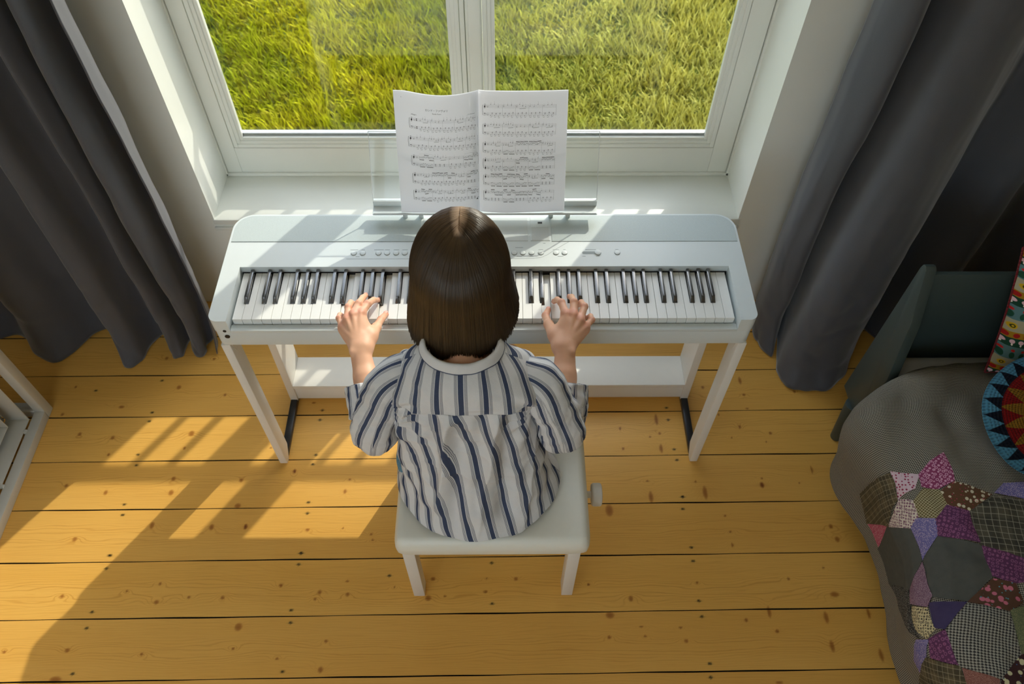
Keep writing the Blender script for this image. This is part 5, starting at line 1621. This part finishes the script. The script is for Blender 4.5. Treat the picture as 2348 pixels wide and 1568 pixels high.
def make_shirt():
    # rings from the neck down: (t, cx, cy, half width, back depth, front depth, z at the back, z drop at the sides)
    K = [(0.00, -.084, .898, .058, .052, .050, .968, -.010, 2.0),
         (0.04, -.084, .892, .080, .062, .055, .962, .002, 2.0),
         (0.09, -.082, .886, .115, .070, .058, .950, .012, 2.1),
         (0.15, -.080, .882, .150, .076, .062, .934, .034, 2.3),
         (0.21, -.079, .880, .170, .080, .070, .910, .028, 2.5),
         (0.28, -.078, .878, .168, .080, .085, .880, .010, 2.5),
         (0.40, -.077, .872, .152, .086, .095, .815, .0, 2.4),
         (0.55, -.076, .866, .148, .090, .100, .735, .0, 2.3),
         (0.70, -.073, .864, .158, .106, .105, .650, .0, 2.2),
         (0.82, -.068, .864, .176, .126, .105, .575, .0, 2.1),
         (0.92, -.065, .864, .190, .150, .105, .512, .0, 2.0),
         (0.97, -.064, .866, .196, .166, .105, .484, -.000, 2.0),
         (1.00, -.064, .868, .198, .174, .105, .474, .0, 2.0)]
    K = np.array(K)
    nt, nu = 230, 320
    V = []; SU = []
    seam = .878
    JS = int(round(.285 * (nt - 1)))
    rows = list(range(JS + 1)) + list(range(JS, nt))
    for jr, j in enumerate(rows):
        t = j / (nt - 1)
        lower = jr > JS
        p = [np.interp(t, K[:, 0], K[:, c]) for c in range(1, 9)]
        # smooth the key values a little
        e = .02
        p = [(a + np.interp(min(1, t + e), K[:, 0], K[:, c + 1]) + np.interp(max(0, t - e), K[:, 0], K[:, c + 1])) / 3 for c, a in enumerate(p)]
        cx, cy, hx, yb, yf, z0, drop, ex = p
        for i in range(nu):
            a = 2 * math.pi * i / nu            # a=0: back centre, growing towards +x
            sx, cyy = math.sin(a), -math.cos(a)
            q = 2 / ex
            X = math.copysign(abs(sx) ** q, sx); Y = math.copysign(abs(cyy) ** q, cyy)
            dep = yb if cyy < 0 else yf
            x = cx + X * hx; y = cy + Y * dep
            z = z0 - drop * abs(sx) ** 1.5
            back = max(0, -cyy)
            # back panel gathered under the yoke seam, falling in slanted pleats
            below = max(0.0, (t - JS / (nt - 1)) * 1.0 * .58) if lower else 0.0
            sm = z + below
            if not lower: su = (x + .084) + .0250
            else:
                su = (x + .084) + .0250 - .17 * below * (1 + .3 * (x + .08) / .15) + .007 * math.sin(x * 31 + 1.0) * min(1, below / .03) * math.exp(-below / .25)
                su += .014 + .010 * fbm(x * 7, z * 5, 3.3, 2) * min(1, below / .1)
            dn = 0.0
            dn += .0055 * fbm(x * 12, z * 9 + y * 7, 2.2, 3)
            for (ax_, az_) in ((-.235, .835), (.078, .835)):
                rr = math.hypot(x - ax_, (z - az_)); an = math.atan2(z - az_, (x - ax_) * (1 if ax_ < 0 else -1))
                dn += .0045 * math.sin(an * 11 + 2) * math.exp(-((rr - .06) / .04) ** 2)
            dn += .0030 * (1 - min(1, abs(noise.noise(Vector((x * 10 + z * 6, z * 11 - x * 5, 3)))) * 5))
            if lower:
                k = min(1, below / .022)
                ph = (x + .16 * below) * 62 + 1.6 * fbm(x * 3, z * 3, 1, 2)
                dn += k * (.0100 * (1 - 2 * abs(math.sin(ph * .5)) ** .8) + .0034 * math.sin(ph * 1.9 + z * 9)) * (0.4 + .6 * back) * 1.15
                dn += k * .015 * (fbm(x * 8 + 4 * z, z * 7, .5, 3)) + k * .004 * fbm(x * 22 + 5 * z, z * 13, 1.5, 2) 
                dn += .004 * (below / .02) * math.exp(1 - below / .02)       # fullness right under the seam
                # sagging cross folds at the waist
                dn += .005 * math.sin((z + .35 * (x + .08)) * 85 + 2 * fbm(x * 4, z * 2, 8, 2)) * math.exp(-((z - .60) / .07) ** 2) * (abs(X) ** 1.0)
            else:
                pass
            dn += .0022 * math.exp(-((JS - j) / 1.2) ** 2)
            # the hem is a rounded tail lying on the seat
            wrap = math.copysign(dep * (1 - abs(Y)) * .8, sx) if cyy < 0 else math.copysign(dep * .8 + (hx - abs(x - cx)), sx)
            su += wrap
            dn *= 1 - .75 * smooth(.86, 1.0, t)
            nrm = Vector((X / hx, Y / dep, 0)); nrm = nrm / (nrm.length or 1)
            x += nrm.x * dn; y += nrm.y * dn
            if t > .93:
                w = (t - .93) / .07
                z += w * .006 * math.sin(a * 9) * .6 + w * .004
                if cyy > 0: z += .07 * w * cyy
            if z < .477 and y > BY0 - .01: z = .477
            V.append((x, y, z)); SU.append(su)
    me = npmesh('shirt', V, np.array([f for f in grid_faces(nu, nt + 1, wrap=True)[:, ::-1] if not (JS * nu <= min(f) < (JS + 1) * nu and max(f) >= (JS + 1) * nu)]))
    fattr(me, 'su', SU)
    sh = link('shirt', me, M_shirt, person, smooth=True)
    md = sh.modifiers.new('cloth', 'SOLIDIFY'); md.thickness = .0012; md.offset = -1

    def tube(name, path, radii, su0, seed, nl=130, na=110, sq=.0, wr=.004, squash=(1, 1)):
        P_ = catmull([list(p) for p in path], nl); Rr = np.interp(np.linspace(0, 1, nl), np.linspace(0, 1, len(radii)), radii)
        for _ in range(4): Rr[1:-1] = (Rr[:-2] + Rr[1:-1] * 2 + Rr[2:]) / 4
        T = np.gradient(P_, axis=0); T /= np.linalg.norm(T, axis=1)[:, None]
        ref = np.array([0, -1.0, .25]); V = []; SU = []; Ls = 0
        N = ref - T[0] * (ref @ T[0]); N /= np.linalg.norm(N)
        for j in range(nl):
            N = N - T[j] * (N @ T[j]); N /= np.linalg.norm(N); Bn = np.cross(T[j], N)
            if j: Ls += np.linalg.norm(P_[j] - P_[j - 1])
            cur = 0
            if 0 < j < nl - 1: 
                dT = T[min(j + 3, nl - 1)] - T[max(j - 3, 0)]; cur = np.linalg.norm(dT)
            for i in range(na):
                a = 2 * math.pi * i / na
                # folds run round the arm, strongest inside the bend
                inner = 0
                if cur > 0: inner = max(0, (math.cos(a) * (N @ dT) + math.sin(a) * (Bn @ dT)) / (cur + 1e-6))
                w = 1.5 * wr * fbm(math.cos(a) * 1.3 + seed, math.sin(a) * 1.3, Ls * 22, 3) + .35 * wr * math.sin(Ls * 190 + 2.5 * math.sin(a * 2 + seed)) * (.3 + inner)
                w -= .006 * inner * min(1, cur * 2)
                rr = Rr[j] + w
                p = P_[j] + (N * math.cos(a) * squash[0] + Bn * math.sin(a) * squash[1]) * rr
                V.append(p); SU.append(su0 + a * .062 + .010 * math.sin(Ls * 16 + seed))
        me = npmesh(name, V, grid_faces(na, nl, wrap=True))
        fattr(me, 'su', SU)
        bm = bmesh.new(); bm.from_mesh(me); bmesh.ops.recalc_face_normals(bm, faces=bm.faces[:]); bm.to_mesh(me); bm.free()
        o = link(name, me, M_shirt, sh, smooth=True)
        md = o.modifiers.new('cloth', 'SOLIDIFY'); md.thickness = .0012; md.offset = -1
        return o
    for side, s in (('L', -1), ('R', 1)):
        sx = -.212 if s < 0 else .057
        J = JT[side]
        e = Vector(J['el']); w = Vector(J['wrist'])
        if s < 0:
            path = [(-.175, .888, .898), (-.226, .877, .877), (-.256, .863, .818), (-.278, .852, .755), (-.286, .855, .700), (-.298, .890, .690), (-.311, .930, .706), (-.318, .955, .722)]
            rad = [.036, .047, .049, .049, .050, .045, .041, .038]
        else:
            path = [(.017, .888, .898), (.068, .877, .877), (.098, .863, .818), (.120, .852, .755), (.128, .857, .700), (.137, .892, .690), (.146, .932, .706), (.150, .955, .722)]
            rad = [.036, .047, .049, .049, .050, .045, .041, .038]
        tube('sleeve', path, rad, .012 * s, 1.0 + s)
        # rolled cuff: a thicker band, its edge turned over the sleeve
        a = Vector(path[-2]); b_ = Vector(path[-1]); d = (b_ - a).normalized()
        c0 = a + d * -.030; c1 = b_ + d * .016
        tube('rolled_cuff', [c0, c0.lerp(c1, .04), c0.lerp(c1, .12), c0.lerp(c1, .5), c0.lerp(c1, .9), c0.lerp(c1, .98), c1 - d * .004], [.036, .0440, .0455, .0430, .0405, .038, .031], .03, 4.0 + s, nl=60, wr=.0035)
    # collar: stand band and the fall turned over it
    def collar():
        V = []; SU = []; na, nl = 160, 26
        for j in range(nl):
            u = j / (nl - 1)
            for i in range(na):
                a = 2 * math.pi * i / na; back = -math.cos(a)          # a=0 back
                # cross section: up from the neck seam, over the fold, down and outwards
                if u < .5: k = u / .5; ro = -.010 + .001 * k; h = .024 * k
                else: k = (u - .5) / .5; ro = -.009 + .006 * math.sin(min(1, k * 3) * math.pi / 2) + .007 * k; h = .024 + .002 * math.sin(min(1, k * 4) * math.pi) - .020 * k
                rx, ry = .080 + ro, .062 + ro
                x = -.083 + rx * math.sin(a); y = .898 - ry * math.cos(a)
                z = .960 - .010 * math.cos(a) * -1 * 0 + h + .004 * (1 - math.cos(a)) / 2
                if math.cos(a) < -.2: z -= .03 * (-.2 - math.cos(a))
                z += .0025 * fbm(math.cos(a) * 3, math.sin(a) * 3, u, 2)
                V.append((x, y, z))
                SU.append(.0 if (u < .93 and u > .04) else .025)
        me = npmesh('collar', V, grid_faces(na, nl, wrap=True))
        bm = bmesh.new(); bm.from_mesh(me); bmesh.ops.recalc_face_normals(bm, faces=bm.faces[:]); bm.to_mesh(me); bm.free()
        fattr(me, 'su', SU)
        o = link('collar', me, M_shirt, sh, smooth=True)
        md = o.modifiers.new('cloth', 'SOLIDIFY'); md.thickness = .0014; md.offset = 0
    collar()
make_shirt()

# ---- hair: an ear-to-shoulder bob, a smooth shell with fine locks laid over it
def hair_mat():
    m = NT('straight_brown_hair'); v = m.attr('hc').outputs['Vector']
    nz = m.noise(m.mapv(v, (1, .03, 1)), 60, 3, .6); n2 = m.noise(m.mapv(v, (1, .05, 1)), 14, 2)
    c = m.mix(m.ramp_f(nz.outputs[0], .3, .7), lin(30, 23, 16), lin(66, 51, 35))
    c = m.mix(m.math('MULTIPLY', n2.outputs[0], .45), c, lin(102, 81, 56))
    sc = m.attr('scalp').outputs['Fac']
    c = m.mix(sc, c, lin(206, 178, 152))
    m.set(color=c, rough=.34, spec=.35)
    m.b.inputs['Anisotropic'].default_value = .6
    m.bump(nz.outputs[0], .35, .0012)
    return m.m
M_hair = hair_mat()
def make_hair():
    r, f, u = head_m()
    crown = HC + Vector((0, -.012, .0)); 
    A, Bk, Cc = .0955, .112, .118
    HZ = HC.z + .008; HYc = HC.y - .006
    def ellp(d):
        """point on the hair cap in direction d (world axes, head tilt included)"""
        l = Vector((d.dot(r), d.dot(f), d.dot(u)))
        k = math.sqrt((l.x / A) ** 2 + (l.y / Bk) ** 2 + (l.z / Cc) ** 2)
        return Vector((HC.x, HYc, HZ)) + (r * l.x + f * l.y + u * l.z) / k
    def hem(phi):
        s = math.sin(phi); back = math.cos(phi)
        z = .955 + .016 * max(0, s) - .014 * max(0, -s) + .004 * back + .002 * max(0, -back)
        return z
    amax = math.radians(138)
    def strand(phi, lift, k, jit=0.0, dz=0.0):
        """phi: bearing round the head, 0 at the back; k 0..1 along"""
        # start on the parting: crown for the back locks, further forward for the side ones
        fwd = min(1, max(0, (abs(phi) - .55) / (amax - .55)))
        bear = phi * 1.0
        top = (u * .90 + f * (-.46 + 1.30 * fwd) + r * (.02 + .004 * math.copysign(1, phi) * min(1, fwd * 3))).normalized()
        hd = Vector((math.sin(bear), -math.cos(bear), 0))
        low = (hd + Vector((0, 0, -.10))).normalized()
        kt = .56
        if k <= kt:
            t = k / kt; om = top.angle(low)
            d = (top * math.sin((1 - t) * om) + low * math.sin(t * om)) / math.sin(om)
            p = ellp(d.normalized()); n_ = (p - Vector((HC.x, HYc, HZ))).normalized()
            part = math.exp(-(t / .05) ** 2)
            p = p + n_ * (lift - .0008 * part)
            return p, n_
        p0 = ellp(low); t = (k - kt) / (1 - kt)
        ze = hem(phi) + dz
        z = p0.z + (ze - p0.z) * t
        n_ = Vector((hd.x, hd.y, 0)).normalized()
        side = abs(math.sin(phi))
        flare = (.004 + .014 * side) * t ** .9
        if math.cos(phi) > 0: flare += .004 * t * math.cos(phi)
        p = Vector((p0.x, p0.y, z)) + n_ * (flare + lift) + Vector((0, -.012 * t * max(0, math.cos(phi)) + .0, 0))
        return p, n_
    V = []; F = []; HCo = []
    nphi, nk = 260, 70
    for j in range(nk):
        for i in range(nphi):
            phi = -amax + 2 * amax * i / (nphi - 1)
            lockn = .0016 * fbm(phi * 7, .3, 1, 2) + .0010 * fbm(phi * 26, .2, j / nk * 1.5, 2)
            dz = .006 * fbm(phi * 16, 4, 4, 2) + (.010 * max(0, math.sin(phi * 11)) if j == nk - 1 else 0) * .5
            p, n_ = strand(phi, -.0015 + lockn * min(1, j / 10), j / (nk - 1), dz=dz)
            V.append(p); HCo.append((phi * .1 * 1.0, j / nk, 0))
    F = list(map(list, grid_faces(nphi, nk)))
    # inner lining so that the bob has thickness
    n0 = len(V)
    for j in range(nk):
        for i in range(nphi):
            phi = -amax + 2 * amax * i / (nphi - 1); k = j / (nk - 1)
            p, n_ = strand(phi, -.0015 - .010 * min(1, k * 5), k, dz=.002)
            V.append(p); HCo.append((phi * .1, j / nk, 0))
    F += [list(map(int, f_[::-1] + n0)) for f_ in grid_faces(nphi, nk)]
    for i in range(nphi - 1):
        a = (nk - 1) * nphi + i; F.append([a, a + 1, a + 1 + n0, a + n0])
    for j in range(nk - 1):
        for i in (0, nphi - 1):
            a = j * nphi + i; F.append([a, a + nphi, a + nphi + n0, a + n0])
    # fine locks
    rn = random.Random(5)
    nl = 2600; ns = 20
    for s_ in range(nl):
        phi = rn.uniform(-amax, amax) ; wv = rn.uniform(-.02, .02); lift = rn.uniform(-.0008, .0020); w = rn.uniform(.0005, .0012)
        k0 = rn.choice((0.0, 0.0, rn.uniform(0, .3))); k1 = rn.uniform(.97, 1.0); dz = rn.uniform(-.009, .006) + .010 * fbm(phi * 16, 4, 4, 2)
        base = len(V); tone = rn.uniform(-1, 1)
        for j in range(ns):
            k = k0 + (k1 - k0) * j / (ns - 1)
            p, n_ = strand(phi + wv * math.sin(k * 5 + s_), lift, k, dz=dz)
            p2, _ = strand(phi + wv * math.sin(k * 5 + s_) + .002, lift, k, dz=dz)
            tang = (p2 - p); tang = tang.normalized() if tang.length > 1e-7 else Vector((1, 0, 0))
            ww = w * min(1, .35 + 3 * k) * min(1, (1.02 - j / (ns - 1)) * 6)
            for (q, h_) in ((-1, 0), (0, .0009), (1, 0)):
                V.append(p + tang * ww * q + n_ * h_); HCo.append((phi * .1 + tone * .03, k, tone))
        for j in range(ns - 1):
            a = base + j * 3
            F.append([a, a + 1, a + 4, a + 3]); F.append([a + 1, a + 2, a + 5, a + 4])
    me = npmesh('hair', V, F)
    at = me.attributes.new('hc', 'FLOAT_VECTOR', 'POINT'); H_ = np.array(HCo, dtype=np.float32); at.data.foreach_set('vector', H_.ravel())
    fattr(me, 'scalp', .7 * np.exp(-(H_[:, 1] / .012) ** 2))
    link('hair', me, M_hair, person, smooth=True)
make_hair()
